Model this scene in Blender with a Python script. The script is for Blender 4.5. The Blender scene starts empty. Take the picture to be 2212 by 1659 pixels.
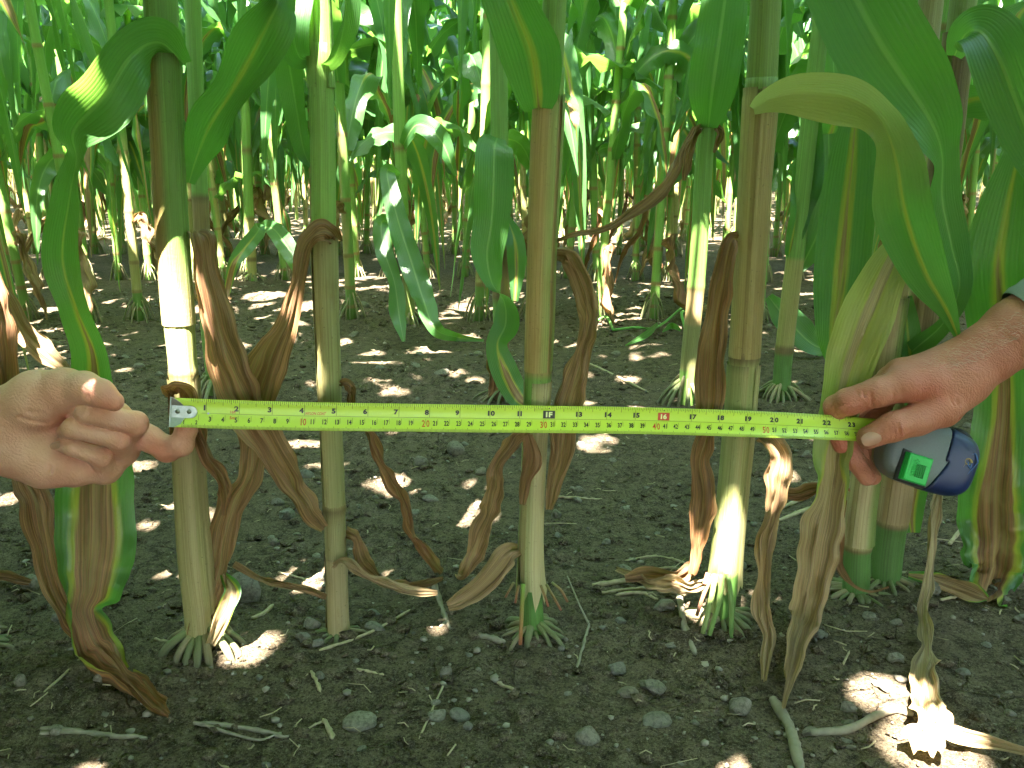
import bpy, math, random
import numpy as np
from mathutils import Vector
R = math.radians
rng = np.random.default_rng(7)
random.seed(7)
sc = bpy.context.scene
COL = sc.collection

# ------------------------------------------------------------------ camera, sky, sun, exposure
PITCH, CAMH, FPX = R(14), 0.43, 1946.6          # pixels below are read on a 2212 x 1659 copy of the photograph
cam_d = bpy.data.cameras.new('camera'); cam = bpy.data.objects.new('camera', cam_d); COL.objects.link(cam)
cam.location = (0, 0, CAMH); cam.rotation_euler = (R(90) - PITCH, 0, 0)
cam_d.sensor_width = 36; cam_d.lens = 36 * FPX / 2212; cam_d.clip_start = 0.02; cam_d.clip_end = 500
sc.camera = cam
SUN = Vector((-0.15, -0.55, 1.0)).normalized()     # towards the sun
wd = bpy.data.worlds.new('World'); sc.world = wd; wd.use_nodes = True
nt = wd.node_tree; bg = nt.nodes['Background']
sky = nt.nodes.new('ShaderNodeTexSky'); sky.sky_type = 'NISHITA'; sky.sun_disc = False
sky.sun_elevation = math.asin(SUN.z); sky.sun_rotation = math.atan2(SUN.x, SUN.y)
nt.links.new(sky.outputs[0], bg.inputs[0]); bg.inputs[1].default_value = 0.13
sd = bpy.data.lights.new('sun', 'SUN'); sun = bpy.data.objects.new('sun', sd); COL.objects.link(sun)
sd.energy = 5.0; sd.angle = R(0.5); sd.color = (1, 0.95, 0.87)
sun.rotation_euler = SUN.to_track_quat('Z', 'Y').to_euler(); sun.location = (0, 0, 6)
sc.render.engine = 'CYCLES'
vs = sc.view_settings; vs.view_transform = 'Standard'; vs.look = 'None'; vs.gamma = 1; vs.use_curve_mapping = False
vs.exposure = 4.5
cy = sc.cycles; cy.use_denoising = True; cy.denoising_input_passes = 'RGB_ALBEDO_NORMAL'; cy.denoising_prefilter = 'ACCURATE'; cy.max_bounces = 8; cy.diffuse_bounces = 4; cy.transmission_bounces = 6
cy.glossy_bounces = 3; cy.sample_clamp_indirect = 6; cy.caustics_reflective = False; cy.caustics_refractive = False

# ------------------------------------------------------------------ pixels to places
def ray(x, y):
    u = (x - 1106) / FPX; v = (y - 829.5) / FPX
    return np.array([u, math.cos(PITCH) - v * math.sin(PITCH), -math.sin(PITCH) - v * math.cos(PITCH)])
CAM = np.array([0, 0, CAMH])
def W(x, y, Y):
    d = ray(x, y); return CAM + d * (Y / d[1])
def G(x, y, z=0.0):
    d = ray(x, y); return CAM + d * ((CAMH - z) / -d[2])
def mpp(P):                                        # metres per pixel at a place
    q = np.asarray(P)[:3] - CAM
    return (q[1] * math.cos(PITCH) - q[2] * math.sin(PITCH)) / FPX
def pix(P):
    q = np.asarray(P, float) - CAM
    z = q[..., 1] * math.cos(PITCH) - q[..., 2] * math.sin(PITCH)
    yy = q[..., 1] * math.sin(PITCH) + q[..., 2] * math.cos(PITCH)
    zs = np.where(np.abs(z) < 1e-6, 1e-6, z)
    return 1106 + FPX * q[..., 0] / zs, 829.5 - FPX * yy / zs, z

# ------------------------------------------------------------------ numeric helpers
_tab = np.random.default_rng(3).random((64, 64, 64))
def vnoise(x, y, z=0.0):
    x, y, z = np.broadcast_arrays(np.asarray(x, float), np.asarray(y, float), np.asarray(z, float))
    xi, yi, zi = np.floor(x).astype(int), np.floor(y).astype(int), np.floor(z).astype(int)
    fx, fy, fz = x - xi, y - yi, z - zi
    fx, fy, fz = [t * t * (3 - 2 * t) for t in (fx, fy, fz)]
    o = 0
    for a in (0, 1):
        for b in (0, 1):
            for c in (0, 1):
                o = o + _tab[(xi + a) % 64, (yi + b) % 64, (zi + c) % 64] * (fx if a else 1 - fx) * (fy if b else 1 - fy) * (fz if c else 1 - fz)
    return o * 2 - 1
def catmull(pts, n):
    P = np.asarray(pts, float)
    P = np.vstack([2 * P[0] - P[1], P, 2 * P[-1] - P[-2]])
    m = len(P) - 3
    t = np.linspace(0, m - 1e-6, n); i = t.astype(int); f = (t - i)[:, None]
    a, b, c, d = P[i], P[i + 1], P[i + 2], P[i + 3]
    return 0.5 * (2 * b + (c - a) * f + (2 * a - 5 * b + 4 * c - d) * f ** 2 + (3 * b - a - 3 * c + d) * f ** 3)
def unit(v):
    return v / np.maximum(np.linalg.norm(v, axis=-1, keepdims=True), 1e-9)
def sstep(a, b, x):
    t = np.clip((x - a) / (b - a), 0, 1); return t * t * (3 - 2 * t)

# ------------------------------------------------------------------ mesh containers
class Geo:
    """verts, faces, uv per vertex, and named point attributes"""
    def __init__(s, v, f, uv=None, **at):
        s.v = np.asarray(v, float); s.f = f; s.uv = uv; s.at = at
def join(gs):
    v, f, off = [], [], 0
    keys = set().union(*[g.at.keys() for g in gs]) if gs else set()
    at = {k: [] for k in keys}; uv = []
    for g in gs:
        v.append(g.v); f += [tuple(i + off for i in q) for q in g.f]; off += len(g.v)
        uv.append(g.uv if g.uv is not None else np.zeros((len(g.v), 2)))
        for k in keys:
            d = 3 if k == 'tint' else 1
            at[k].append(np.asarray(g.at[k]).reshape(len(g.v), -1) if k in g.at else np.zeros((len(g.v), d)))
    return Geo(np.vstack(v), f, np.vstack(uv), **{k: np.vstack(x) for k, x in at.items()})
def to_mesh(name, g, mat, smooth=True):
    me = bpy.data.meshes.new(name)
    me.from_pydata(g.v.tolist(), [], g.f)
    if g.uv is not None:
        l = me.uv_layers.new(name='uv')
        idx = np.empty(len(me.loops), int); me.loops.foreach_get('vertex_index', idx)
        l.data.foreach_set('uv', np.asarray(g.uv, float)[idx].ravel())
    for k, x in g.at.items():
        x = np.asarray(x, float).reshape(len(g.v), -1)
        if x.shape[1] == 3:
            a = me.attributes.new(k, 'FLOAT_COLOR', 'POINT'); a.data.foreach_set('color', np.hstack([x, np.ones((len(x), 1))]).ravel())
        else:
            a = me.attributes.new(k, 'FLOAT', 'POINT'); a.data.foreach_set('value', x.ravel())
    if mat: me.materials.append(mat)
    if smooth: me.polygons.foreach_set('use_smooth', np.ones(len(me.polygons), bool))
    me.update()
    return me
def link(name, data, parent=None, loc=None):
    o = bpy.data.objects.new(name, data); COL.objects.link(o)
    if parent: o.parent = parent
    if loc is not None: o.location = loc
    return o
def tag(o, label=None, cat=None, group=None, kind=None):
    if label: o['label'] = label
    if cat: o['category'] = cat
    if group: o['group'] = group
    if kind: o['kind'] = kind
    return o
def thing(name, loc, label, cat, group=None):
    return tag(link(name, None, loc=tuple(loc)), label, cat, group)
def part(name, g, mat, root, smooth=True, parent=None):
    """g is given in world places; stored relative to the root empty"""
    base = np.array(root.location)
    o = link(name, to_mesh(name, Geo(g.v - base, g.f, g.uv, **g.at), mat, smooth), parent or root)
    return o
def tube(path, rad, n=10, cap=True, uvs=True, ang0=0.0, jag=0.0):
    P = np.asarray(path, float); m = len(P); rad = np.broadcast_to(np.asarray(rad, float), (m,))
    T = unit(np.gradient(P, axis=0))
    ref = np.array([0, 1.0, 0]) if abs(T[0][1]) < 0.8 else np.array([1.0, 0, 0])
    U = unit(ref - T * (T @ ref)[:, None]); V = np.cross(T, U)
    a = np.arange(n) / n * 2 * math.pi + ang0
    v = P[:, None] + rad[:, None, None] * (np.cos(a)[None, :, None] * U[:, None] + np.sin(a)[None, :, None] * V[:, None])
    f = [(i * n + j, i * n + (j + 1) % n, (i + 1) * n + (j + 1) % n, (i + 1) * n + j) for i in range(m - 1) for j in range(n)]
    if cap: f += [tuple(range(n))[::-1], tuple((m - 1) * n + j for j in range(n))]
    uv = np.stack([np.tile(np.arange(n) / n, m), np.repeat(np.linspace(0, 1, m), n)], 1)
    return Geo(v.reshape(-1, 3), f, uv)

# ------------------------------------------------------------------ materials
class NT:
    def __init__(s, name):
        s.m = bpy.data.materials.new(name); s.m.use_nodes = True; s.t = s.m.node_tree; s.t.nodes.clear()
        s.out = s.n('OutputMaterial')
    def n(s, k, **kw):
        x = s.t.nodes.new('ShaderNode' + k)
        for a, b in kw.items(): setattr(x, a, b)
        return x
    def l(s, a, b): s.t.links.new(a, b)
    def val(s, sock, v):
        if hasattr(v, 'is_output') or isinstance(v, bpy.types.NodeSocket): s.l(v, sock)
        elif v is not None:
            if isinstance(v, (tuple, list)) and len(v) == 3 and sock.type == 'RGBA': v = (*v, 1)
            sock.default_value = v
    def math(s, op, a, b=None, c=None, clamp=False):
        x = s.n('Math', operation=op, use_clamp=clamp)
        for i, v in enumerate((a, b, c)):
            if v is not None: s.val(x.inputs[i], v)
        return x.outputs[0]
    def mix(s, fac, a, b, bt='MIX'):
        x = s.n('Mix', data_type='RGBA', blend_type=bt)
        s.val(x.inputs[0], fac); s.val(x.inputs[6], a); s.val(x.inputs[7], b)
        return x.outputs[2]
    def rng(s, v, a, b, c=0.0, d=1.0, smooth=True):
        x = s.n('MapRange', interpolation_type='SMOOTHSTEP' if smooth else 'LINEAR')
        for i, q in enumerate((v, a, b, c, d)): s.val(x.inputs[i], q)
        return x.outputs[0]
    def noise(s, vec, scale, detail=3, rough=0.55, dist=0.0):
        x = s.n('TexNoise'); s.val(x.inputs['Vector'], vec)
        x.inputs['Scale'].default_value = scale; x.inputs['Detail'].default_value = detail
        x.inputs['Roughness'].default_value = rough; x.inputs['Distortion'].default_value = dist
        return x.outputs['Fac']
    def mapv(s, vec, scale=(1, 1, 1), loc=(0, 0, 0)):
        x = s.n('Mapping'); s.val(x.inputs[0], vec); x.inputs['Scale'].default_value = scale; s.val(x.inputs['Location'], loc)
        return x.outputs[0]
    def attr(s, name, typ='GEOMETRY'):
        return s.n('Attribute', attribute_name=name, attribute_type=typ)
    def bump(s, h, strength, dist):
        x = s.n('Bump'); s.val(x.inputs['Height'], h); x.inputs['Strength'].default_value = strength; x.inputs['Distance'].default_value = dist
        return x.outputs[0]
    def bsdf(s, col, rough, normal=None, spec=0.5, metal=0.0, **kw):
        x = s.n('BsdfPrincipled'); s.val(x.inputs['Base Color'], col); s.val(x.inputs['Roughness'], rough)
        s.val(x.inputs['Specular IOR Level'], spec); x.inputs['Metallic'].default_value = metal
        if normal is not None: s.l(normal, x.inputs['Normal'])
        for k, v in kw.items(): s.val(x.inputs[k.replace('_', ' ')], v)
        return x.outputs[0]
    def done(s, sh): s.l(sh, s.out.inputs['Surface']); return s.m

def leaf_material():
    t = NT('corn_leaf')
    uv = t.n('UVMap', uv_map='uv').outputs[0]
    sep = t.n('SeparateXYZ'); t.l(uv, sep.inputs[0]); v, u = sep.outputs[0], sep.outputs[1]
    rnd = t.n('ObjectInfo').outputs['Random']
    fire, tan = t.attr('fire').outputs['Fac'], t.attr('tan').outputs['Fac']
    obj = t.n('TexCoord').outputs['Object']
    c = t.math('MULTIPLY', t.math('ABSOLUTE', t.math('SUBTRACT', v, 0.5)), 2.0)
    shift = t.n('CombineXYZ'); t.l(t.math('MULTIPLY', rnd, 37.0), shift.inputs[2])
    uvr = t.n('VectorMath', operation='ADD'); t.l(uv, uvr.inputs[0]); t.l(shift.outputs[0], uvr.inputs[1]); uvr = uvr.outputs[0]
    streak = t.noise(t.mapv(uvr, (26, 2.2, 1)), 1.0, 3)                      # long streaks along the blade
    fine = t.noise(t.mapv(uvr, (90, 3.0, 1)), 1.0, 2)
    blot = t.noise(t.mapv(uvr, (3, 9, 1)), 1.0, 3)
    edge = t.noise(t.mapv(uvr, (10, 7, 1)), 1.0, 3)
    f = t.math('ADD', fire, t.math('MULTIPLY', t.math('SUBTRACT', edge, 0.5), 0.35))
    brown = t.rng(t.math('SUBTRACT', f, c), -0.03, 0.07)
    yellow = t.rng(t.math('SUBTRACT', t.math('ADD', f, 0.17), c), -0.05, 0.16)
    vein = t.n('TexWave', wave_type='BANDS', bands_direction='X', wave_profile='SIN')
    t.l(t.mapv(uv, (1, 0.02, 1)), vein.inputs['Vector']); vein.inputs['Scale'].default_value = 5.2; vein.inputs['Distortion'].default_value = 0.6
    g1 = t.mix(rnd, (0.032, 0.100, 0.038), (0.052, 0.130, 0.036))
    green = t.mix(t.math('MULTIPLY', vein.outputs['Fac'], 0.55), g1, (0.062, 0.155, 0.04))
    green = t.mix(t.rng(blot, 0.35, 0.75, 0, 0.35), green, (0.045, 0.14, 0.035))
    green = t.mix(t.rng(fine, 0.50, 0.66, 0, 0.40), green, (0.085, 0.19, 0.06))
    green = t.mix(t.rng(fine, 0.48, 0.34, 0, 0.40), green, (0.016, 0.060, 0.018))
    mid = t.rng(c, 0.035, 0.085, 1.0, 0.0)
    green = t.mix(t.math('MULTIPLY', mid, 0.8), green, (0.22, 0.33, 0.11))
    pale = t.math('SUBTRACT', tan, 1.0, clamp=True)
    green = t.mix(pale, green, t.mix(streak, (0.42, 0.36, 0.06), (0.52, 0.44, 0.12)))
    yel = t.mix(streak, (0.40, 0.35, 0.035), (0.20, 0.28, 0.04))
    br_red = t.mix(t.rng(streak, 0.3, 0.7), (0.125, 0.043, 0.015), (0.37, 0.155, 0.052))
    br_tan = t.mix(t.rng(streak, 0.3, 0.7), (0.26, 0.175, 0.085), (0.50, 0.37, 0.19))
    br = t.mix(t.math('MINIMUM', tan, 1.0), br_red, br_tan)
    br = t.mix(t.rng(fine, 0.42, 0.68, 0, 0.6), br, (0.055, 0.028, 0.014))
    br = t.mix(t.rng(blot, 0.52, 0.72, 0, 0.5), br, (0.36, 0.24, 0.11))
    br = t.mix(t.rng(blot, 0.46, 0.30, 0, 0.55), br, (0.075, 0.030, 0.016))
    br = t.mix(t.math('MULTIPLY', mid, 0.45), br, (0.36, 0.25, 0.11))
    col = t.mix(yellow, green, yel); col = t.mix(brown, col, br)
    spots = t.n('TexVoronoi'); t.l(t.mapv(uvr, (26, 120, 1)), spots.inputs['Vector']); spots.inputs['Scale'].default_value = 1.0
    sp = t.math('MULTIPLY', t.rng(spots.outputs['Distance'], 0.10, 0.16, 1, 0), t.math('GREATER_THAN', t.noise(t.mapv(uvr, (5, 14, 1)), 1.0, 1), 0.56))
    col = t.mix(t.math('MULTIPLY', sp, 0.55), col, (0.06, 0.035, 0.01))
    hgt = t.math('ADD', t.math('MULTIPLY', fine, 0.5), t.math('ADD', t.math('MULTIPLY', vein.outputs['Fac'], 0.35), t.math('MULTIPLY', streak, 0.8)))
    nrm = t.bump(hgt, 0.5, 0.0012)
    rough = t.math('ADD', t.math('MULTIPLY', brown, 0.35), 0.34)
    sh = t.bsdf(col, rough, nrm, spec=0.55)
    tr = t.n('BsdfTranslucent'); tcol = t.mix(brown, t.mix(yellow, (0.19, 0.44, 0.05), (0.48, 0.43, 0.05)), t.mix(0.5, br, (0.30, 0.13, 0.04)))
    tcol = t.mix(t.math('MULTIPLY', vein.outputs['Fac'], 0.35), tcol, (0.24, 0.46, 0.07))
    tcol = t.mix(t.math('MULTIPLY', pale, 0.9), tcol, (0.58, 0.56, 0.20))
    t.l(tcol, tr.inputs['Color']); t.l(nrm, tr.inputs['Normal'])
    mx = t.n('MixShader'); t.val(mx.inputs[0], t.math('SUBTRACT', 0.40, t.math('MULTIPLY', brown, 0.14)))
    t.l(sh, mx.inputs[1]); t.l(tr.outputs[0], mx.inputs[2])
    return t.done(mx.outputs[0])

def stalk_material():
    t = NT('corn_stalk')
    uv = t.n('UVMap', uv_map='uv').outputs[0]
    tint = t.mix(1.0, t.attr('tint').outputs['Color'], (1.3, 1.3, 1.3), 'MULTIPLY'); obj = t.n('TexCoord').outputs['Object']
    rnd = t.n('ObjectInfo').outputs['Random']
    st = t.noise(t.mapv(uv, (42, 0.9, 1)), 1.0, 4, 0.6)
    bl = t.noise(t.mapv(obj, (60, 60, 18)), 1.0, 4, 0.65)
    col = t.mix(t.rng(st, 0.32, 0.72, 0.0, 0.55), tint, t.mix(1.0, tint, (0.58, 0.53, 0.46), 'MULTIPLY'))
    st2 = t.noise(t.mapv(uv, (150, 1.6, 1)), 1.0, 2, 0.6)
    col = t.mix(t.rng(st2, 0.45, 0.62, 0.0, 0.55), col, t.mix(1.0, tint, (0.50, 0.42, 0.32), 'MULTIPLY'))
    col = t.mix(t.rng(bl, 0.55, 0.78, 0, 0.55), col, t.mix(1.0, tint, (0.55, 0.40, 0.30), 'MULTIPLY'))
    sp = t.noise(obj, 420, 2); col = t.mix(t.rng(sp, 0.66, 0.76, 0, 0.5), col, (0.035, 0.022, 0.012))
    nrm = t.bump(t.math('ADD', t.math('ADD', st, t.math('MULTIPLY', st2, 0.8)), t.math('MULTIPLY', sp, 0.25)), 0.6, 0.0014)
    return t.done(t.bsdf(col, 0.5, nrm, spec=0.4))

def soil_material(dark=1.0):
    t = NT('soil')
    p = t.n('NewGeometry').outputs['Position']
    a = t.noise(p, 9, 4, 0.65); b = t.noise(p, 70, 5, 0.7); c = t.noise(p, 380, 3, 0.75); e = t.noise(p, 900, 2, 0.7)
    col = t.mix(t.rng(a, 0.3, 0.7), (0.050, 0.036, 0.022), (0.092, 0.069, 0.043))
    col = t.mix(t.rng(b, 0.40, 0.66, 0, 0.8), col, (0.140, 0.108, 0.069))
    col = t.mix(t.rng(b, 0.46, 0.32, 0, 0.75), col, (0.020, 0.015, 0.010))  # low gaps between crumbs painted dark, standing in for their shade
    col = t.mix(t.rng(c, 0.54, 0.66, 0, 0.7), col, (0.195, 0.16, 0.11))
    col = t.mix(t.rng(c, 0.46, 0.36, 0, 0.8), col, (0.016, 0.012, 0.008))
    col = t.mix(t.rng(e, 0.58, 0.68, 0, 0.6), col, (0.21, 0.18, 0.13))
    col = t.mix(t.rng(e, 0.42, 0.32, 0, 0.6), col, (0.018, 0.014, 0.010))
    cr = t.n('TexVoronoi', feature='DISTANCE_TO_EDGE')
    wob = t.n('VectorMath', operation='ADD'); t.l(p, wob.inputs[0])
    nz = t.n('TexNoise'); t.l(p, nz.inputs['Vector']); nz.inputs['Scale'].default_value = 30
    sc_ = t.n('VectorMath', operation='SCALE'); t.l(nz.outputs['Color'], sc_.inputs[0]); sc_.inputs['Scale'].default_value = 0.03
    t.l(sc_.outputs[0], wob.inputs[1]); t.l(wob.outputs[0], cr.inputs['Vector']); cr.inputs['Scale'].default_value = 16
    crack = t.math('MULTIPLY', t.rng(cr.outputs['Distance'], 0.0, 0.03, 1, 0), t.math('GREATER_THAN', t.noise(p, 7, 2), 0.52))
    h = t.math('SUBTRACT', t.math('ADD', t.math('MULTIPLY', b, 1.0), t.math('MULTIPLY', c, 0.35)), t.math('MULTIPLY', crack, 0.5))
    return t.done(t.bsdf(col, 1.0, t.bump(h, 1.0, 0.007), spec=0.08))

def stone_material():
    t = NT('pebble_stone')
    obj = t.n('TexCoord').outputs['Object']; rnd = t.n('ObjectInfo').outputs['Random']
    tone = t.n('ValToRGB'); t.l(rnd, tone.inputs[0]); e = tone.color_ramp.elements
    e[0].position = 0; e[0].color = (0.145, 0.13, 0.10, 1); e[1].position = 1; e[1].color = (0.18, 0.145, 0.095, 1)
    for ps, c in ((0.25, (0.20, 0.175, 0.125)), (0.45, (0.15, 0.145, 0.12)), (0.6, (0.24, 0.215, 0.16)), (0.8, (0.17, 0.155, 0.12))):
        x = e.new(ps); x.color = (*c, 1)
    a = t.noise(obj, 2.2, 4, 0.6); b = t.noise(obj, 14, 4, 0.7)
    col = t.mix(t.rng(a, 0.35, 0.7, 0, 0.6), tone.outputs[0], (0.10, 0.085, 0.06))
    col = t.mix(t.rng(b, 0.52, 0.68, 0, 0.65), col, (0.05, 0.042, 0.03))
    col = t.mix(t.rng(t.noise(obj, 40, 2), 0.56, 0.68, 0, 0.5), col, (0.30, 0.27, 0.2))
    col = t.mix(t.rng(t.noise(t.n('NewGeometry').outputs['Position'], 300, 2), 0.5, 0.62, 0, 0.5), col, (0.07, 0.056, 0.038))
    return t.done(t.bsdf(col, 0.75, t.bump(t.math('ADD', a, t.math('MULTIPLY', b, 0.4)), 0.5, 0.05), spec=0.3))

def plain(name, col, rough=0.5, spec=0.5, metal=0.0, bumpscale=None, bstr=0.2, var=0.25):
    t = NT(name); obj = t.n('TexCoord').outputs['Object']
    n = t.noise(obj, bumpscale or 120, 4)
    c = t.mix(t.rng(n, 0.35, 0.75, 0, var), col, tuple(x * 0.6 for x in col))
    return t.done(t.bsdf(c, rough, t.bump(n, bstr, 0.0008), spec=spec, metal=metal))

def skin_material(name, base, deep, wr):
    t = NT(name); obj = t.n('TexCoord').outputs['Object']
    red = t.attr('red').outputs['Fac']; dirt = t.attr('dirt').outputs['Fac']
    a = t.noise(obj, 55, 5, 0.6); b = t.noise(obj, 420, 3, 0.6)
    v = t.n('TexVoronoi', feature='DISTANCE_TO_EDGE'); t.l(obj, v.inputs['Vector']); v.inputs['Scale'].default_value = 520
    v2 = t.n('TexWave', wave_type='BANDS', bands_direction='DIAGONAL'); t.l(obj, v2.inputs['Vector'])
    v2.inputs['Scale'].default_value = 120; v2.inputs['Distortion'].default_value = 14; v2.inputs['Detail'].default_value = 3
    col = t.mix(red, base, deep)
    col = t.mix(t.rng(a, 0.4, 0.7, 0, 0.40), col, tuple(x * y for x, y in zip(base, (0.80, 0.62, 0.56))))
    col = t.mix(t.rng(b, 0.60, 0.75, 0, 0.25), col, tuple(x * 0.55 for x in deep))
    col = t.mix(t.math('MULTIPLY', dirt, 0.8), col, (0.10, 0.055, 0.035))
    h = t.math('ADD', t.math('MULTIPLY', v.outputs['Distance'], 0.9), t.math('ADD', t.math('MULTIPLY', a, 1.3), t.math('MULTIPLY', v2.outputs['Fac'], 0.28)))
    return t.done(t.bsdf(col, 0.48, t.bump(h, wr, 0.0018), spec=0.4, Subsurface_Weight=0.12, Subsurface_Radius=(0.004, 0.0015, 0.0008), Subsurface_Scale=1.0))

M_LEAF, M_STALK, M_SOIL, M_STONE = leaf_material(), stalk_material(), soil_material(), stone_material()
M_STRAW = plain('dry_straw', (0.33, 0.27, 0.16), 0.8, 0.2, bumpscale=200, var=0.7)
M_STICK = plain('weathered_stick', (0.22, 0.19, 0.135), 0.85, 0.2, bumpscale=160, bstr=0.6, var=0.6)

# ------------------------------------------------------------------ ribbons (corn leaves)
def ribbon(ctrl, fire=(0, 0), tan=0.3, n=44, m=8, fold=0.25, und=0.10, freq=5.0, crum=0.0, seed=0, S0=None, curl=0.0):
    cru = np.atleast_1d(np.asarray(crum, float)); crum = float(cru.max())
    if crum > 0.08: und, crum, m = und * 1.5, crum * 1.6, (14 if S0 is None else max(m, 8)); n = int(n * 1.5) if S0 is None else n; cru = cru * 1.6
    else: und *= 1.5
    """ctrl rows: x y z width roll. S0: fixed side vector (field plants); None: roll is read against the line of sight."""
    C = catmull(ctrl, n); P, w, roll = C[:, :3], np.maximum(C[:, 3], 0.0012), C[:, 4]
    crum = np.interp(np.linspace(0, 1, n), np.linspace(0, 1, len(cru)), cru)
    if crum.max() > 0.1:
        q = np.linspace(0, 1, n) * np.linalg.norm(np.diff(C[:, :3], axis=0), axis=1).sum()
        roll = roll + 1.1 * np.minimum(crum, .5) * vnoise(q * 26, seed + .5) + 0.7 * np.minimum(crum, .5) * vnoise(q * 60, seed + 4.5)
        w = w * (1 + np.minimum(1, crum * 2.5) * (.22 * vnoise(q * 32, seed + 9.5) + .14 * vnoise(q * 85, seed + 2.5)))
    crum = crum[:, None]
    T = unit(np.gradient(P, axis=0))
    if S0 is None:
        N0 = CAM - P; N0 = unit(N0 - T * (N0 * T).sum(1)[:, None]); S = np.cross(T, N0)
    else:
        S = np.broadcast_to(np.asarray(S0, float), P.shape); S = unit(S - T * (S * T).sum(1)[:, None]); N0 = np.cross(S, T)
    cr, sr = np.cos(roll)[:, None], np.sin(roll)[:, None]
    A = S * cr + N0 * sr; B = N0 * cr - S * sr
    v = np.linspace(-1, 1, m + 1); u = np.linspace(0, 1, n)
    L = np.linalg.norm(np.diff(P, axis=0), axis=1).sum()
    s = u * L
    uu, vv = np.meshgrid(s, v, indexing='ij')
    a = np.abs(vv)
    ph = seed * 1.7
    wave = und * a ** 2 * (np.sin(uu * freq * 6.28 / 0.35 + ph + np.where(vv > 0, 1.9, 0) + 0.8 * vnoise(uu * 9, seed + 2.3)) + 0.7 * vnoise(uu * 22, vv * 0.5 + seed, 3.1))
    nz = vnoise(uu * 60, vv * 2.2 + seed * 3.1, 0.5) * crum + vnoise(uu * 24, vv * 1.3 + seed * 1.1, 7.5) * crum * 1.4
    pleat = 0.55 * crum * np.sin(vv * (7 + seed % 3) + 2.2 * vnoise(uu * 18, seed + 1.5) + seed) + 0.30 * crum * np.sin(vv * 15 + 3 * vnoise(uu * 30, seed + 6.5))
    h = (fold * a + curl * vv ** 2 + wave + nz + pleat) * (w[:, None] / 2)
    side = vv * (1 - 0.28 * min(1.0, abs(fold) + abs(curl)) * a) * (w[:, None] / 2) * (1 + 0.10 * crum * vnoise(uu * 70, np.sign(vv) * 4 + seed, 2.2) * 4)
    X = P[:, None] + A[:, None] * side[..., None] + B[:, None] * h[..., None]
    k = m + 1
    f = [(i * k + j, i * k + j + 1, (i + 1) * k + j + 1, (i + 1) * k + j) for i in range(n - 1) for j in range(m)]
    uv = np.stack([(vv.ravel() + 1) / 2, np.repeat(s / 0.6, k)], 1)
    fr = np.interp(u, np.linspace(0, 1, len(fire)), fire)
    return Geo(X.reshape(-1, 3), f, uv, fire=np.repeat(fr, k), tan=np.repeat(np.interp(u, np.linspace(0, 1, len(np.atleast_1d(tan))), np.atleast_1d(tan)), k))

# ------------------------------------------------------------------ ground
def H(x, y):
    x, y = np.asarray(x, float), np.asarray(y, float)
    h = 0.012 * vnoise(x * 2.3, y * 2.3) + 0.007 * vnoise(x * 7, y * 7, 4.4)
    h = h + 0.010 * np.maximum(0, 1 - np.abs(y - 0.78 - 0.1 * x) / 0.2)
    h = h - 0.004 * np.maximum(0, vnoise(x * 11, y * 11, 8.8))
    return h
def Hf(x, y):
    near = np.clip(1.6 - np.asarray(y) * 0.25, 0.25, 1)
    r = np.abs(vnoise(x * 38, y * 38, 1.7)); r2 = vnoise(x * 90, y * 90, 5.5)
    pat = sstep(-0.2, 0.5, vnoise(x * 5.5, y * 5.5, 9.1))
    return H(x, y) + near * ((0.0025 + 0.0065 * pat) * r + (0.0014 + 0.0036 * pat) * r2 + (0.0006 + 0.0018 * pat) * vnoise(x * 190, y * 190, 2.2))
def build_ground():
    ny, nx = 520, 420
    ty = np.linspace(0, 1, ny); y = np.where(ty < 0.78, 0.42 + 2.6 * (ty / 0.78) ** 1.5, 3.02 + 80 * ((ty - 0.78) / 0.22) ** 3 + 1.2 * (ty - 0.78) / 0.22)
    y = np.concatenate([[-40, -12, -4, -1.5, -0.5, 0, 0.25], y])
    t = np.linspace(-1, 1, nx); xa = 0.75 * t + 2.5 * t ** 5 + 75 * t ** 21
    X, Y = np.meshgrid(xa, y, indexing='xy')
    X = X * (1 + 0.28 * np.clip(Y - 0.6, 0, 6))
    Z = np.where((np.abs(X) < 8) & (Y < 9) & (Y > 0.3), Hf(X, Y), H(X, Y))
    k = nx; rws = len(y)
    f = [(i * k + j, i * k + j + 1, (i + 1) * k + j + 1, (i + 1) * k + j) for i in range(rws - 1) for j in range(k - 1)]
    g = Geo(np.stack([X, Y, Z], 2).reshape(-1, 3), f)
    tag(link('ground', to_mesh('ground', g, M_SOIL)), 'dark bare stony soil between the corn rows', kind='structure')
build_ground()
def ground_pt(px, py, up=0.0):
    P = G(px, py)
    for _ in range(4): P = G(px, py, float(H(P[0], P[1])))
    return P + np.array([0, 0, up])

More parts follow.
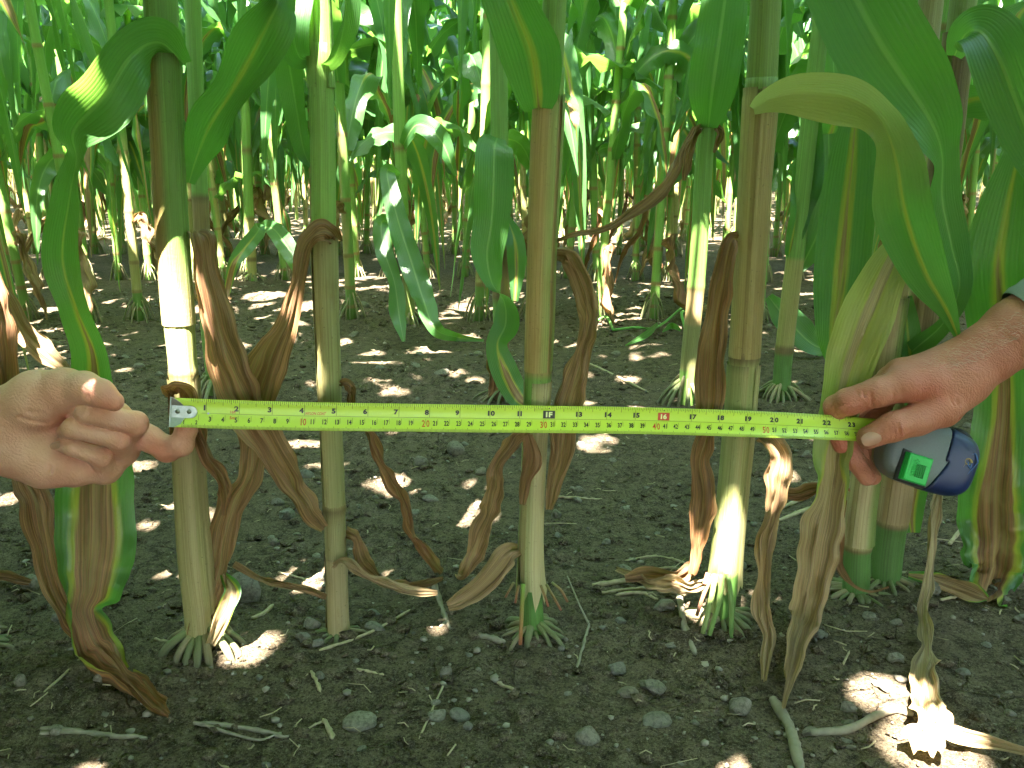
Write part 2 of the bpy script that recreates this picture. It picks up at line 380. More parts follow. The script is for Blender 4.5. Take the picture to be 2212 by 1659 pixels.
# ------------------------------------------------------------------ field corn, prototypes
GREEN_ST, TAN_ST, BROWN_ST = (0.135, 0.25, 0.055), (0.31, 0.29, 0.11), (0.20, 0.12, 0.05)
def root_fan(base, r, n, z0, spread, rg, rad=0.0030):
    n, rad = n + 4, rad * 0.82
    gs = []
    for i in range(n):
        a = 6.283 * (i + rg.uniform(-0.3, 0.3)) / n
        d = np.array([math.cos(a), math.sin(a), 0]); sp = spread * rg.uniform(0.35, 0.85); z = z0 * rg.uniform(0.55, 1.05)
        e = base + d * (r * 0.7 + sp)
        gz = float(H(e[0], e[1])) - base[2] if True else 0
        pts = [base + d * r * 0.5 + [0, 0, z], base + d * (r * 0.9 + sp * 0.3) + [0, 0, z * 0.72], base + d * (r * 0.8 + sp * 0.75) + [0, 0, z * 0.22 + gz * 0.5], e + [0, 0, gz - 0.010]]
        g = tube(catmull(pts, 8), np.linspace(rad, rad * 0.8, 8) * rg.uniform(0.55, 1.2) * (1 + 0.12 * vnoise(np.arange(8) * 1.3, i + n)), 7)
        k = np.linspace(0, 1, 8).repeat(7)[:, None]
        c0 = np.array((0.15, 0.19, 0.065)) if rg.random() < 0.6 else np.array((0.26, 0.22, 0.11))
        g.at['tint'] = c0 * (1 - k) + np.array((0.10, 0.085, 0.055)) * k
        gs.append(g)
    return gs
def node_radius(z, r0, nodes):
    r = r0 * (1 - 0.22 * np.clip(z / 2.3, 0, 1))
    for q in nodes: r = r + r0 * 0.10 * np.exp(-((z - q) / 0.007) ** 2)
    return r
def field_proto(seed):
    rg = np.random.default_rng(100 + seed)
    parts = []
    r0 = rg.uniform(0.0105, 0.0135)
    nodes = [0.035, 0.095 + rg.uniform(-.01, .01), 0.185 + rg.uniform(-.02, .02)]
    while nodes[-1] < 2.05: nodes.append(nodes[-1] + rg.uniform(0.125, 0.165))
    zs = np.unique(np.concatenate([np.linspace(-0.02, 2.25, 46)] + [[q - .008, q - .003, q, q + .003, q + .008] for q in nodes]))
    lean = rg.normal(0, 0.035, 2)
    path = np.stack([lean[0] * zs, lean[1] * zs, zs], 1)
    rad = node_radius(zs, r0, nodes); rad = np.where(zs > 2.0, rad * 0.6, rad)
    g = tube(path, rad, 12)
    sheath_top = rg.uniform(0.30, 0.62)
    z = zs.repeat(12); ang = np.tile(np.arange(12) / 12 * 6.283, len(zs)); side = rg.uniform(0, 6.28)
    half = (np.cos(ang - side) > 0.1 + 0.5 * vnoise(z * 9, seed))[:, None]
    gr = np.array(GREEN_ST) * rg.uniform(0.85, 1.25); tn = np.array(TAN_ST) * rg.uniform(0.7, 1.1)
    low = ((z > nodes[1]) & (z < sheath_top))[:, None]
    tint = np.where(low & half, tn, gr); tint = np.where((z < nodes[1])[:, None], gr * 0.8, tint)
    for q in nodes: tint = np.where((np.abs(z - q) < 0.004)[:, None], np.array((0.20, 0.15, 0.06)), tint)
    g.at['tint'] = tint; parts.append(('stalk', g, M_STALK, 0))
    fan = root_fan(np.array([0, 0, 0.0]), r0, 11, 0.075, 0.05, rg)
    parts.append(('root_fan', fan, M_STALK, 0))
    az0 = rg.uniform(0, 6.28)
    extra = [q + rg.uniform(-.03, .03) for q in nodes if 0.26 < q < 0.85 and rg.random() < .6]
    for i, q in enumerate(nodes[1:] + extra):
        az = az0 + math.pi * i + rg.normal(0, 0.35)
        o = np.array([math.cos(az), math.sin(az), 0]); S0 = np.array([-o[1], o[0], 0.0]); up = np.array([0, 0, 1.0])
        top = q + rg.uniform(0.10, 0.14)                                       # the collar, above the sheath
        b = np.array([lean[0] * top, lean[1] * top, top]) + o * r0 * 0.9
        if q < 0.19:
            if rg.random() < 0.62: continue
            L = rg.uniform(0.22, 0.36); w = rg.uniform(0.022, 0.045)
            out = rg.uniform(0.10, 0.45)
            pts = [b, b + o * L * 0.10 * (1 + out) + up * L * 0.08, b + o * L * 0.30 * (0.4 + out) - up * L * 0.22, b + o * L * (0.25 + out * 0.6) - up * L * 0.5]
            e = b + o * L * (0.3 + out) ; e[2] = max(0.012, b[2] - L * 0.85); pts.append(e)
            ctrl = [(*p, ww * w, rl) for p, ww, rl in zip(pts, (0.6, 0.8, 1.0, 0.8, 0.15), np.cumsum(rg.normal(0, 0.7, 5)))]
            gl = ribbon(ctrl, (1.4, 1.6), rg.uniform(0, 1), 26, 5, 0.5, 0.25, 6, 0.45, seed * 10 + i, S0, 0.3)
            lev = 0
        else:
            frac = min(1.0, (q - 0.15) / 0.6)
            L = rg.uniform(0.48, 0.66) + 0.24 * frac; w = rg.uniform(0.056, 0.074) + 0.026 * frac
            rise = rg.uniform(0.10, 0.34) * L; reach = rg.uniform(0.26, 0.50) * L; drop = rg.uniform(0.30, 0.95) * L
            if b[2] + rise - drop < 0.03: drop = b[2] + rise - 0.03
            lat = S0 * rg.normal(0, 0.06) * L
            pts = [b, b + o * reach * 0.28 + up * rise * 0.7, b + o * reach * 0.65 + up * rise + lat * 0.3, b + o * reach + up * (rise * 0.7) + lat * 0.6, b + o * reach * 1.25 + up * (rise - drop * 0.45) + lat, b + o * reach * 1.38 + up * (rise - drop) + lat * 1.3]
            tw = np.cumsum(rg.normal(0, 0.28, 6)) + np.linspace(0, rg.normal(0, 1.0), 6)
            ctrl = [(*p, ww * w, rl) for p, ww, rl in zip(pts, (0.62, 0.85, 1.0, 0.95, 0.58, 0.03), tw)]
            fr = (-1, -1, -1) if q > 0.55 or rg.random() < 0.35 else (-0.5, rg.uniform(-0.2, 0.3), rg.uniform(0.0, 0.9))
            gl = ribbon(ctrl, fr, rg.uniform(0, 0.8), 24 if q < 1.1 else 16, 6 if q < 1.1 else 4, 0.34, 0.24, 3.2, 0.05, seed * 10 + i, S0)
            lev = 1 if q < 1.05 else 2
        parts.append(('leaf', gl, M_LEAF, lev))
    return parts
NPROTO = 9
PROTOS = [field_proto(i) for i in range(NPROTO)]
CACHE = {}
def proto_meshes(i, lod):
    """lod 0: every root and leaf its own part; lod 1: roots as one part, leaves above the view as one part"""
    if (i, lod) in CACHE: return CACHE[i, lod]
    out = []; tops = []
    for name, g, mat, lev in PROTOS[i]:
        if name == 'root_fan':
            if lod == 0: out += [('brace_root', to_mesh('brace_root', r, mat), None) for r in g]
            else: out.append(('root_crown', to_mesh('root_crown', join(g), mat), None))
        elif name == 'leaf' and lev == 2 and lod == 1:
            if len(tops) < 1: tops.append(g)
        else: out.append((name, to_mesh(name, g, mat), g if name == 'leaf' else None))
    if tops: out.append(('top_foliage', to_mesh('top_foliage', join(tops), M_LEAF), None))
    CACHE[i, lod] = out
    return out

# sun flecks: places that the sun reaches through gaps cut in the canopy (target point, radius)
FLECKS = []
def fleck(P, r): FLECKS.append((np.asarray(P, float), r))
def blocks_fleck(V):
    s = np.array(SUN)
    for P, r in FLECKS:
        d = V - P; t = d @ s; q = np.linalg.norm(d - t[:, None] * s, axis=1)
        if ((t > 0.03) & (q < r + np.where(t > .45, .009, 0))).any(): return True
    return False
def finer(g, q=4):
    """a leaf grid resampled q times finer both ways"""
    k = g.f[0][3]; n = len(g.v) // k
    ti, tj = np.linspace(0, n - 1, (n - 1) * q + 1), np.linspace(0, k - 1, (k - 1) * q + 1)
    def up(x):
        x = np.asarray(x, float).reshape(n, k, -1)
        i0 = np.minimum(ti.astype(int), n - 2); fi = (ti - i0)[:, None, None]; x = x[i0] * (1 - fi) + x[i0 + 1] * fi
        j0 = np.minimum(tj.astype(int), k - 2); fj = (tj - j0)[None, :, None]; x = x[:, j0] * (1 - fj) + x[:, j0 + 1] * fj
        return x.reshape(len(ti) * len(tj), -1)
    K = len(tj); f = [(a * K + b, a * K + b + 1, (a + 1) * K + b + 1, (a + 1) * K + b) for a in range(len(ti) - 1) for b in range(K - 1)]
    return Geo(up(g.v), f, up(g.uv), **{m: up(x) for m, x in g.at.items()})
def cut_for_flecks(g, V):  # holes shaped into overhead leaves so sun lands on the flecks
    """the bits of an overhead leaf that stand in a fleck's sunbeam are cut out to let the sun through"""
    s = np.array(SUN); h = finer(g); U = finer(Geo(V, g.f, g.uv)).v; bad = np.zeros(len(U), bool)
    for P, r in FLECKS:
        d = U - P; t = d @ s; q = np.linalg.norm(d - t[:, None] * s, axis=1); bad |= (t > 0.03) & (q < r)
    return Geo(h.v, [x for x in h.f if not (bad[x[0]] or bad[x[2]])], h.uv, **h.at)
def in_near_view(V, ymax):
    x, y, z = pix(V)
    if (np.linalg.norm(V - CAM, axis=1) < 0.22).any(): return True
    return ((z > 0.03) & (z < ymax) & (x > -60) & (x < 2272) & (y > -60) & (y < 1720)).any()
def place_plant(i, lod, loc, rz, sc_, name, label, group, nearlim=0.0, keep=None):
    root = thing(name, loc, label, 'corn plant', group)
    root.rotation_euler = (0, 0, rz); root.scale = (sc_,) * 3
    c, s = math.cos(rz), math.sin(rz); M = np.array([[c, -s, 0], [s, c, 0], [0, 0, 1]]) * sc_
    for nm, me, g in proto_meshes(i, lod):
        if g is not None:
            V = g.v @ M.T + np.asarray(loc)
            if nearlim and in_near_view(V, nearlim): continue
            if V[:, 1].min() < 3.4 and blocks_fleck(V):
                if in_near_view(V, 9): continue
                me = to_mesh(nm, cut_for_flecks(g, V), M_LEAF)
        if keep and not keep(nm, me, g, M, loc): continue
        o = link(nm, me, root)
    return root
# ------------------------------------------------------------------ sun flecks read from the photograph
YA, YB, YC, YD, YE, YF = [float(ground_pt(*q)[1]) for q in ((430, 1395), (728, 1365), (1150, 1370), (1560, 1338), (1850, 1280), (1915, 1255))]
YK = float(ground_pt(2420, 1180)[1])
for (x, y), Y, r in (((368, 590), YA - .014, .020), ((378, 660), YA - .014, .022), ((388, 735), YA - .014, .022), ((686, 800), YB, .010),
                     ((1580, 1135), YD - .012, .012), ((1568, 1190), YD - .012, .013), ((1672, 1045), YD - .03, .010), ((1512, 530), 1.58, .03), ((1512, 590), 1.58, .03),
                     ((290, 380), 2.45, .04), ((290, 470), 2.45, .04), ((690, 60), YB, .02), ((745, 20), YB, .03)):
    fleck(W(x, y, Y), r)
for x, y, r in ((560, 1390, .016), (530, 1410, .018), (385, 1225, .022), (840, 1045, .028), (870, 1060, .022), (850, 848, .022), (1030, 1047, .014), (1488, 1308, .013), (1520, 1330, .012), (1900, 1500, .022),
                (1930, 1505, .02), (2010, 1620, .03), (2040, 1640, .022), (575, 640, .07), (650, 665, .06), (540, 600, .06), (120, 670, .04), (790, 600, .04), (1010, 670, .06), (1360, 820, .02), (310, 1010, .015), (30, 1080, .02), (950, 1358, .008)):
    fleck(ground_pt(x, y), r)

# ------------------------------------------------------------------ front row, built stalk by stalk
class Plant:
    def __init__(s, base_px, path, label, group='corn plants of the measured row', top=True, tintf=None, nsides=20, lift=0):
        b = ground_pt(*base_px); s.Y = float(b[1]); s.base = b
        s.root = thing('corn_plant', b, label, 'corn plant', group)
        pts = [(*W(x, y, s.Y), w / 2) for x, y, w in path]
        pts = [(p[0], p[1], p[2], p[3] * mpp(p[:3])) for p in pts]
        P0, P1 = np.array(pts[-2]), np.array(pts[-1])
        dirn = unit((P1 - P0)[:3])
        zt = 2.2 + 0.1 * math.sin(b[0] * 30)
        e = P1[:3] + dirn * (zt - P1[2]) / dirn[2]
        s.C = catmull([*pts, (*((P1[:3] + e) / 2), pts[-1][3] * 0.9), (*e, 0.005)], 110)
        s.py = pix(s.C[:, :3])[1]
        s.px = pix(s.C[:, :3])[0]
    def stalk(s, bands, nodes=(), ns=20):
        r = s.C[:, 3].copy()
        for q in nodes: r = r * (1 + 0.09 * np.exp(-((s.py - q) / 7.0) ** 2))
        g = tube(s.C[:, :3], r, ns)
        tint = np.tile(np.array(GREEN_ST), (len(s.C), 1))
        for y0, y1, c in bands:
            k = ((s.py >= y0) & (s.py <= y1)); tint[k] = c
        for q in nodes: tint[np.abs(s.py - q) < 5] = (0.13, 0.10, 0.04)
        g.at['tint'] = np.repeat(tint, ns, 0); g.uv[:, 1] = np.repeat(s.C[:, 2], ns) / 0.3
        part('stalk', g, M_STALK, s.root)
    def sheath(s, yb, yt, cl, cr, k=1.10, flare=0.10, split=0.0, fray=0.0, skirt=0.0, lowc=None, seed=1, gap=0.35, gap_at=math.pi * 0.72):
        """the leaf base wrapped round the stalk, from row yb up to the collar at yt"""
        n, m = 46, 26
        yy = np.linspace(yb, yt, n); o = np.argsort(s.py)
        C = np.stack([np.interp(yy, s.py[o], s.C[o, j]) for j in range(4)], 1)
        a = gap_at + gap / 2 + np.linspace(0, 1, m) * (2 * math.pi - gap)
        u = np.linspace(0, 1, n)
        rr = C[:, 3] * (k + flare * u ** 6 + skirt * (1 - u) ** 8)
        rr = rr[:, None] * (1 + 0.012 * np.sin(a * 9 + seed)[None] + 0.02 * vnoise(u * 6, seed)[:, None])
        T = np.array([0, 0, 1.0])
        P = C[:, None, :3].copy() + rr[..., None] * np.stack([-np.sin(a), np.cos(a), 0 * a], 1)[None]
        jag = fray * mpp(C[0]) * (np.abs(vnoise(a * 6.5, seed, 1.1)) * 1.6 + (np.arange(m) % 3 == 0) * 0.7)
        P[..., 2] -= jag[None] * (1 - u)[:, None] ** 4
        f = [(i * m + j, i * m + j + 1, (i + 1) * m + j + 1, (i + 1) * m + j) for i in range(n - 1) for j in range(m - 1)]
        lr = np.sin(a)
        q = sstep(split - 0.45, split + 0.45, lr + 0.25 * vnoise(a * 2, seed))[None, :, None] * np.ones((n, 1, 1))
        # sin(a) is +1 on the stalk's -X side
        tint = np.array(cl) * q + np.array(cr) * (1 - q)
        if lowc is not None:
            w = sstep(0.30, 0.0, u)[:, None, None]; tint = tint * (1 - w) + np.array(lowc) * w
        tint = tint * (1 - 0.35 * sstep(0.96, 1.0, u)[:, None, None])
        uv = np.stack([np.tile(np.arange(m) / m, n), np.repeat(C[:, 2] / 0.3, m)], 1)
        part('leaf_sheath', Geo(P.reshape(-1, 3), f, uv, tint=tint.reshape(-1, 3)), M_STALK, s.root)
    def leaf(s, ctrl, fire=(-1, -1), tan=0.3, seed=1, label=None, **kw):
        C = []
        for c in ctrl:
            x, y, dy, w, roll = c
            P = ground_pt(x, y, 0.006) if dy == 'g' else W(x, y, s.Y + dy)
            if P[2] < float(H(P[0], P[1])) + 0.012: P = ground_pt(x, y, 0.012)
            C.append((*P, w * mpp(P), R(roll)))
        o = part('leaf', ribbon(C, fire, tan, seed=seed, **kw), M_LEAF, s.root)
        if label: o['label'] = label
        return o
    def roots(s, n, y0, spread, rad=0.0034, seed=1):
        rg = np.random.default_rng(seed)
        k = np.argmin(np.abs(s.py - y0)); c = s.C[k]
        b = np.array([c[0], c[1], s.base[2]])
        for g in root_fan(b, c[3], n, c[2] - s.base[2], spread, rg, rad): part('brace_root', g, M_STALK, s.root)
    def root_px(s, pts, w, tint=(0.15, 0.25, 0.06), tint2=None):
        P = [W(x, y, s.Y + dy) for x, y, dy in pts]
        g = tube(catmull(P, 12), w / 2 * mpp(P[0]) * np.linspace(1, 0.85, 12), 8)
        k = np.linspace(0, 1, 12).repeat(8)[:, None]
        g.at['tint'] = np.array(tint) * (1 - k) + np.array(tint2 or tint) * k
        part('brace_root', g, M_STALK, s.root)
    def upper(s, proto, rz):
        """leaves above the view, taken from a field plant of the same kind"""
        c, q = math.cos(rz), math.sin(rz); M = np.array([[c, -q, 0], [q, c, 0], [0, 0, 1]])
        for name, g, mat, lev in PROTOS[proto]:
            if name != 'leaf' or lev == 0 or g.v[:, 2].min() < 0.55: continue
            z = g.v[0, 2]; k = np.argmin(np.abs(s.C[:, 2] - z))
            V = g.v @ M.T + np.array([s.C[k, 0], s.C[k, 1], 0])
            if in_near_view(V, 1.5): continue
            gg = Geo(V, g.f, g.uv, **g.at)
            part('leaf', cut_for_flecks(gg, V) if blocks_fleck(V) else gg, M_LEAF, s.root)

TAN, TAN2, BRN, LGR = (0.36, 0.29, 0.13), (0.28, 0.25, 0.105), (0.25, 0.17, 0.065), (0.17, 0.28, 0.06)

# stalk A, the one at the hook of the tape
A = Plant((430, 1395), [(441, 1420, 58), (436, 1330, 62), (420, 1180, 66), (402, 900, 60), (395, 790, 60), (384, 660, 66), (372, 500, 66), (362, 320, 66), (352, 130, 68), (345, -30, 70)],
          'thick corn stalk behind the hook end of the tape, with a half-brown half-green sheath')
A.stalk([(790, 1500, TAN2), (560, 790, (0.30, 0.33, 0.12)), (-999, 560, GREEN_ST)], (806,))
A.sheath(700, 118, BRN, (0.13, 0.23, 0.05), 1.06, 0.10, -0.05, seed=3, lowc=(0.38, 0.33, 0.15), gap=0.02)
A.sheath(1395, 815, TAN2, (0.30, 0.25, 0.12), 1.10, 0.05, 0.1, seed=4, fray=16, skirt=0.25, gap=0.5, gap_at=math.pi * 1.25)
A.roots(13, 1345, 0.040, 0.0046, 5)
A.leaf([(398, 138, 0.0, 40, 20), (345, 92, -.02, 120, 42), (285, 120, -.05, 140, 30), (225, 210, -.06, 140, 14), (160, 282, -.05, 110, -30), (165, 345, -.04, 85, -75), (150, 430, -.03, 80, -40), (135, 560, -.02, 95, -28), (165, 670, -.02, 80, -42), (200, 770, 0.0, 85, -30),
        (205, 900, .02, 130, -10), (205, 1050, .01, 165, 0), (205, 1170, 0, 165, 5), (195, 1260, -.01, 130, 12), (180, 1330, -.02, 95, 40), (215, 1410, -.03, 95, 30), (270, 1480, -.035, 80, 45), (330, 1540, -.04, 55, 30), (368, 1575, 'g', 14, 20)],
       (-.35, -.3, -.25, -.12, .12, .45, .6, 1.0, 1.4), (.5, .5, .5, .4, .1, .0), 11, crum=(0, 0, 0, 0, 0, .03, .08, .2, .32, .32), n=90, m=10, fold=0.22, und=0.08, freq=3,
       label='long twisted leaf firing brown along its midrib with yellow and green margins')
A.leaf([(408, 395, 0.02, 26, 0), (425, 340, .02, 60, 10), (455, 270, .01, 110, 20), (500, 200, 0, 95, 25), (545, 120, -.01, 120, 10), (580, 50, -.02, 120, -10), (600, 0, -.02, 90, -50), (560, 10, 0, 70, -120)], (-.15, -.12, -.04, -.12, -.6), .5, 12, n=60, m=10, fold=0.25, und=0.10, freq=2.5)
A.leaf([(418, 505, 0.02, 30, 30), (432, 520, .0, 50, 20), (445, 600, -.005, 62, 5), (470, 700, -.01, 78, 0), (505, 800, -.012, 90, -10), (545, 890, -.008, 92, -12), (590, 970, -.004, 88, 10), (630, 1050, -.002, 78, 20), (668, 1110, 0, 60, 25), (700, 1142, .005, 34, 30)], (1.4, 1.6), 0.25, 13, n=70, m=10, fold=0.3, und=0.14, freq=5, crum=0.22)
A.leaf([(392, 842, -.015, 26, 60), (372, 838, -.024, 36, 30), (388, 828, -.030, 46, -20), (412, 852, -.026, 52, -30), (425, 920, -.020, 44, 10), (450, 980, -.018, 46, -30), (478, 1030, -.015, 36, 30), (492, 1070, -.012, 30, -40), (486, 1112, -.01, 14, 10)], (1.5, 1.6), 0.1, 14, n=60, fold=0.5, und=0.18, freq=6, crum=0.3, curl=0.2)
A.leaf([(372, 842, -.03, 10, 0), (365, 880, -.022, 22, 60), (368, 930, -.02, 14, 30), (372, 960, -.02, 8, 0)], (1.5, 1.6), 0.1, 17, n=20, fold=0.5, crum=0.3)
A.leaf([(482, 1240, 0.0, 14, 0), (500, 1275, -.008, 40, 20), (492, 1310, -.015, 46, -15), (468, 1360, -.02, 36, 10), (455, 1392, -.02, 22, 0)], (0.4, 1.3), 1.0, 15, n=24, fold=0.3, crum=0.15)
A.leaf([(505, 1218, 0.01, 16, 0), (560, 1250, .01, 18, 50), (610, 1262, .0, 16, -30), (660, 1275, .0, 18, 40), (705, 1290, 0, 14, 0)], (1.5, 1.6), 0.35, 16, n=40, fold=0.4, crum=0.4)
A.upper(1, 0.6)

# stalk B
B = Plant((728, 1365), [(730, 1390, 46), (728, 1300, 46), (724, 1150, 46), (716, 960, 46), (708, 760, 50), (701, 560, 52), (697, 300, 54), (690, 100, 54), (684, -30, 54)],
          'slim pale corn stalk behind the five inch mark, dead leaf over its collar')
B.stalk([(1095, 1500, (0.22, 0.20, 0.09)), (-999, 500, (0.20, 0.36, 0.08)), (500, 1095, TAN2)], (1095, 1100))
B.sheath(1092, 498, (0.31, 0.28, 0.12), (0.22, 0.22, 0.09), 1.08, 0.10, 0.0, seed=6)
B.sheath(1372, 1200, (0.26, 0.21, 0.10), (0.28, 0.23, 0.12), 1.08, 0.04, 0.0, seed=7, fray=8, skirt=0.15)
B.sheath(190, -40, (0.20, 0.34, 0.08), (0.17, 0.30, 0.07), 1.12, 0.1, 0.2, seed=8, gap=0.9, gap_at=math.pi * 1.1)
B.roots(9, 1362, 0.028, 0.0030, 8)
B.leaf([(722, 520, 0.0, 30, 0), (712, 505, -.018, 48, -30), (690, 500, -.026, 56, -20), (660, 530, -.03, 46, -10), (640, 620, -.03, 44, 0), (612, 710, -.03, 58, 0), (575, 790, -.03, 86, -8), (557, 870, -.025, 100, -10), (548, 950, -.02, 84, 5), (532, 1020, -.02, 58, 30), (508, 1080, -.02, 62, -10), (488, 1150, -.025, 62, 10), (476, 1220, -.03, 60, -15), (455, 1290, -.035, 56, 10), (425, 1350, -.04, 36, 25), (412, 1378, -.04, 14, 0)],
       (1.5, 1.5), 0.2, 21, n=90, m=10, fold=0.25, und=0.13, freq=5, crum=0.22, label='reddish-brown dead leaf bent down from the collar and crossing behind the tape')
B.leaf([(735, 828, -.005, 14, 0), (752, 838, -.012, 26, 40), (768, 880, -.014, 20, -30), (795, 945, -.01, 28, 30), (835, 1020, -.008, 26, -40), (868, 1080, -.005, 30, 40), (895, 1150, -.004, 32, -30), (930, 1210, -.002, 30, 30), (955, 1262, 'g', 12, 0)], (1.6, 1.6), 0.05, 22, n=60, fold=0.5, und=0.2, freq=6, crum=0.35, curl=0.2)
B.leaf([(745, 1150, .005, 24, 0), (768, 1165, .0, 40, 30), (785, 1215, -.002, 36, 10), (830, 1255, -.004, 26, -30), (890, 1268, -.004, 26, 30), (955, 1272, 'g', 10, 0)], (1.5, 1.6), 0.3, 23, n=40, fold=0.4, und=0.2, crum=0.3)
B.leaf([(720, 1222, -.016, 14, 0), (745, 1212, -.022, 20, 20), (790, 1240, -.02, 24, -20), (840, 1262, -.018, 28, 30), (880, 1275, -.015, 22, -30), (945, 1280, -.01, 12, 0)], (1.5, 1.6), 0.8, 24, n=40, fold=0.4, und=0.2, crum=0.3)
B.leaf([(668, 130, 0.01, 20, 0), (645, 120, -.01, 60, 20), (632, 60, -.02, 80, 10), (640, -40, -.01, 90, 0), (640, -140, 0, 80, 0)], (-1, -1), .3, 25, n=30, fold=0.3)
B.leaf([(700, 150, 0, 20, 0), (725, 120, -.02, 50, -40), (742, 60, -.03, 70, -60), (750, -20, -.03, 80, -50), (760, -140, -.02, 80, -30)], (-1, -1), .3, 26, n=30, fold=0.4)
B.leaf([(672, 360, 0.01, 16, 0), (655, 320, 0.02, 46, 20), (640, 230, .03, 60, 30), (622, 120, .03, 66, 20), (615, 60, .03, 60, 10)], (-1, -1), .3, 27, n=30, fold=0.3)
B.upper(2, 2.0)

# stalk C
C = Plant((1150, 1370), [(1152, 1400, 50), (1150, 1330, 48), (1148, 1270, 46), (1146, 1180, 50), (1153, 1000, 52), (1160, 860, 56), (1166, 700, 60), (1172, 520, 62), (1180, 330, 66), (1190, 150, 60), (1200, -30, 52)],
          'stout corn stalk at the one-foot mark of the tape, frayed sheath above stilt roots')
C.stalk([(1255, 1500, (0.075, 0.17, 0.035)), (880, 1255, TAN2), (812, 880, (0.13, 0.24, 0.05)), (215, 805, (0.25, 0.19, 0.07)), (-999, 215, LGR)], (806,))
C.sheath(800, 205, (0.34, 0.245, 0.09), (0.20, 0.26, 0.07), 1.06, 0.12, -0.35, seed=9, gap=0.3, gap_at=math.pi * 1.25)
C.sheath(1262, 822, (0.24, 0.26, 0.10), (0.36, 0.31, 0.16), 1.05, 0.02, 0.3, seed=10, fray=26, skirt=0.45, gap=0.7, gap_at=math.pi * 0.75)
C.roots(14, 1335, 0.042, 0.0042, 11)
for pts, w, t1, t2 in (([(1130, 1262, -.022), (1127, 1320, -.026), (1124, 1392, -.03)], 10, (0.16, 0.28, 0.05), (0.30, 0.10, 0.05)), ([(1180, 1262, -.015), (1196, 1290, -.02), (1212, 1318, -.02)], 6, (0.16, 0.16, 0.05), (0.26, 0.09, 0.05)),
                       ([(1168, 1264, -.02), (1178, 1290, -.024), (1184, 1310, -.024)], 6, (0.18, 0.15, 0.05), (0.28, 0.08, 0.05)), ([(1192, 1258, -.005), (1212, 1275, -.006), (1226, 1300, -.006)], 6, (0.15, 0.16, 0.05), (0.26, 0.1, 0.06)),
                       ([(1110, 1258, -.01), (1100, 1275, -.012), (1092, 1290, -.012)], 6, (0.18, 0.15, 0.06), (0.24, 0.09, 0.05)), ([(1120, 1264, -.02), (1116, 1285, -.022), (1113, 1302, -.022)], 6, (0.18, 0.14, 0.05), (0.26, 0.08, 0.05))):
    C.root_px(pts, w, t1, t2)
C.leaf([(1163, 232, -.018, 66, 0), (1160, 190, -.03, 110, 5), (1148, 110, -.04, 150, 12), (1118, 30, -.05, 140, 20), (1085, -50, -.05, 120, 20), (1050, -140, -.05, 90, 20)], (.10, .03, -.04, -.08), .05, 31, n=44, m=10, fold=0.35, und=0.06, freq=2)
C.leaf([(1200, 548, .012, 20, 0), (1222, 552, 0, 44, -20), (1246, 585, -.006, 52, 0), (1266, 640, -.008, 56, 20), (1276, 690, -.008, 52, -20), (1260, 745, -.008, 46, 10), (1248, 800, -.01, 58, -20), (1234, 850, -.01, 64, 10), (1222, 905, -.012, 56, 0), (1212, 960, -.01, 56, 20), (1200, 1030, -.008, 44, -20), (1186, 1100, -.006, 20, 0)], (1.5, 1.6), 0.35, 32, n=80, m=10, fold=0.3, und=0.16, freq=6, crum=0.25)
C.leaf([(1198, 522, .0, 14, 0), (1230, 512, -.01, 16, 40), (1320, 490, -.01, 22, 50), (1400, 440, .0, 34, 20), (1450, 380, .01, 32, -40), (1475, 330, .02, 26, 30), (1500, 275, .03, 12, 10)], (1.4, 1.6), 0.3, 33, n=60, fold=0.5, und=0.15, freq=5, crum=0.25)
C.leaf([(1140, 925, -.016, 24, 0), (1110, 950, -.018, 40, 10), (1078, 1010, -.015, 38, -30), (1068, 1060, -.012, 46, 20), (1050, 1120, -.01, 52, -10), (1022, 1190, -.008, 40, 20), (1000, 1240, -.008, 24, 0), (990, 1262, 'g', 10, 0)], (1.3, 1.6), 0.3, 34, n=60, fold=0.35, und=0.15, freq=6, crum=0.25)
C.leaf([(1125, 1185, .0, 26, 0), (1100, 1195, -.01, 46, 10), (1075, 1225, -.014, 52, -10), (1040, 1265, -.016, 50, 15), (1000, 1295, -.018, 44, 0), (968, 1310, -.018, 20, 0)], (1.5, 1.6), 0.6, 35, n=44, fold=0.3, und=0.14, crum=0.2)
C.leaf([(1140, 940, -.024, 26, 0), (1150, 990, -.024, 44, 10), (1135, 1040, -.022, 30, 0), (1128, 1090, -.02, 12, 0)], (1.6, 1.6), 0.2, 36, n=24, fold=0.4, crum=0.2)
C.upper(3, 4.0)

# stalk D
D = Plant((1560, 1338), [(1556, 1372, 50), (1560, 1330, 52), (1566, 1240, 58), (1578, 1120, 62), (1596, 930, 66), (1607, 780, 64), (1618, 600, 64), (1630, 400, 68), (1645, 180, 68), (1656, -30, 66)],
          'tall tan corn stalk beside the red sixteen of the tape, sunlit at its frayed foot')
D.stalk([(1235, 1500, (0.075, 0.17, 0.035)), (780, 1235, (0.25, 0.26, 0.10)), (225, 775, (0.27, 0.21, 0.08)), (-999, 225, (0.17, 0.24, 0.06))], (776, 200))
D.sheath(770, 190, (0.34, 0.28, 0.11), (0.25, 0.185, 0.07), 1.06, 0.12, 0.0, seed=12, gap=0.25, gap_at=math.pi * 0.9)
D.sheath(1245, 785, (0.24, 0.26, 0.10), (0.30, 0.27, 0.12), 1.06, 0.04, 0.2, seed=13, fray=16, skirt=0.30, gap=0.5, gap_at=math.pi * 1.1)
D.roots(10, 1325, 0.045, 0.0045, 14)
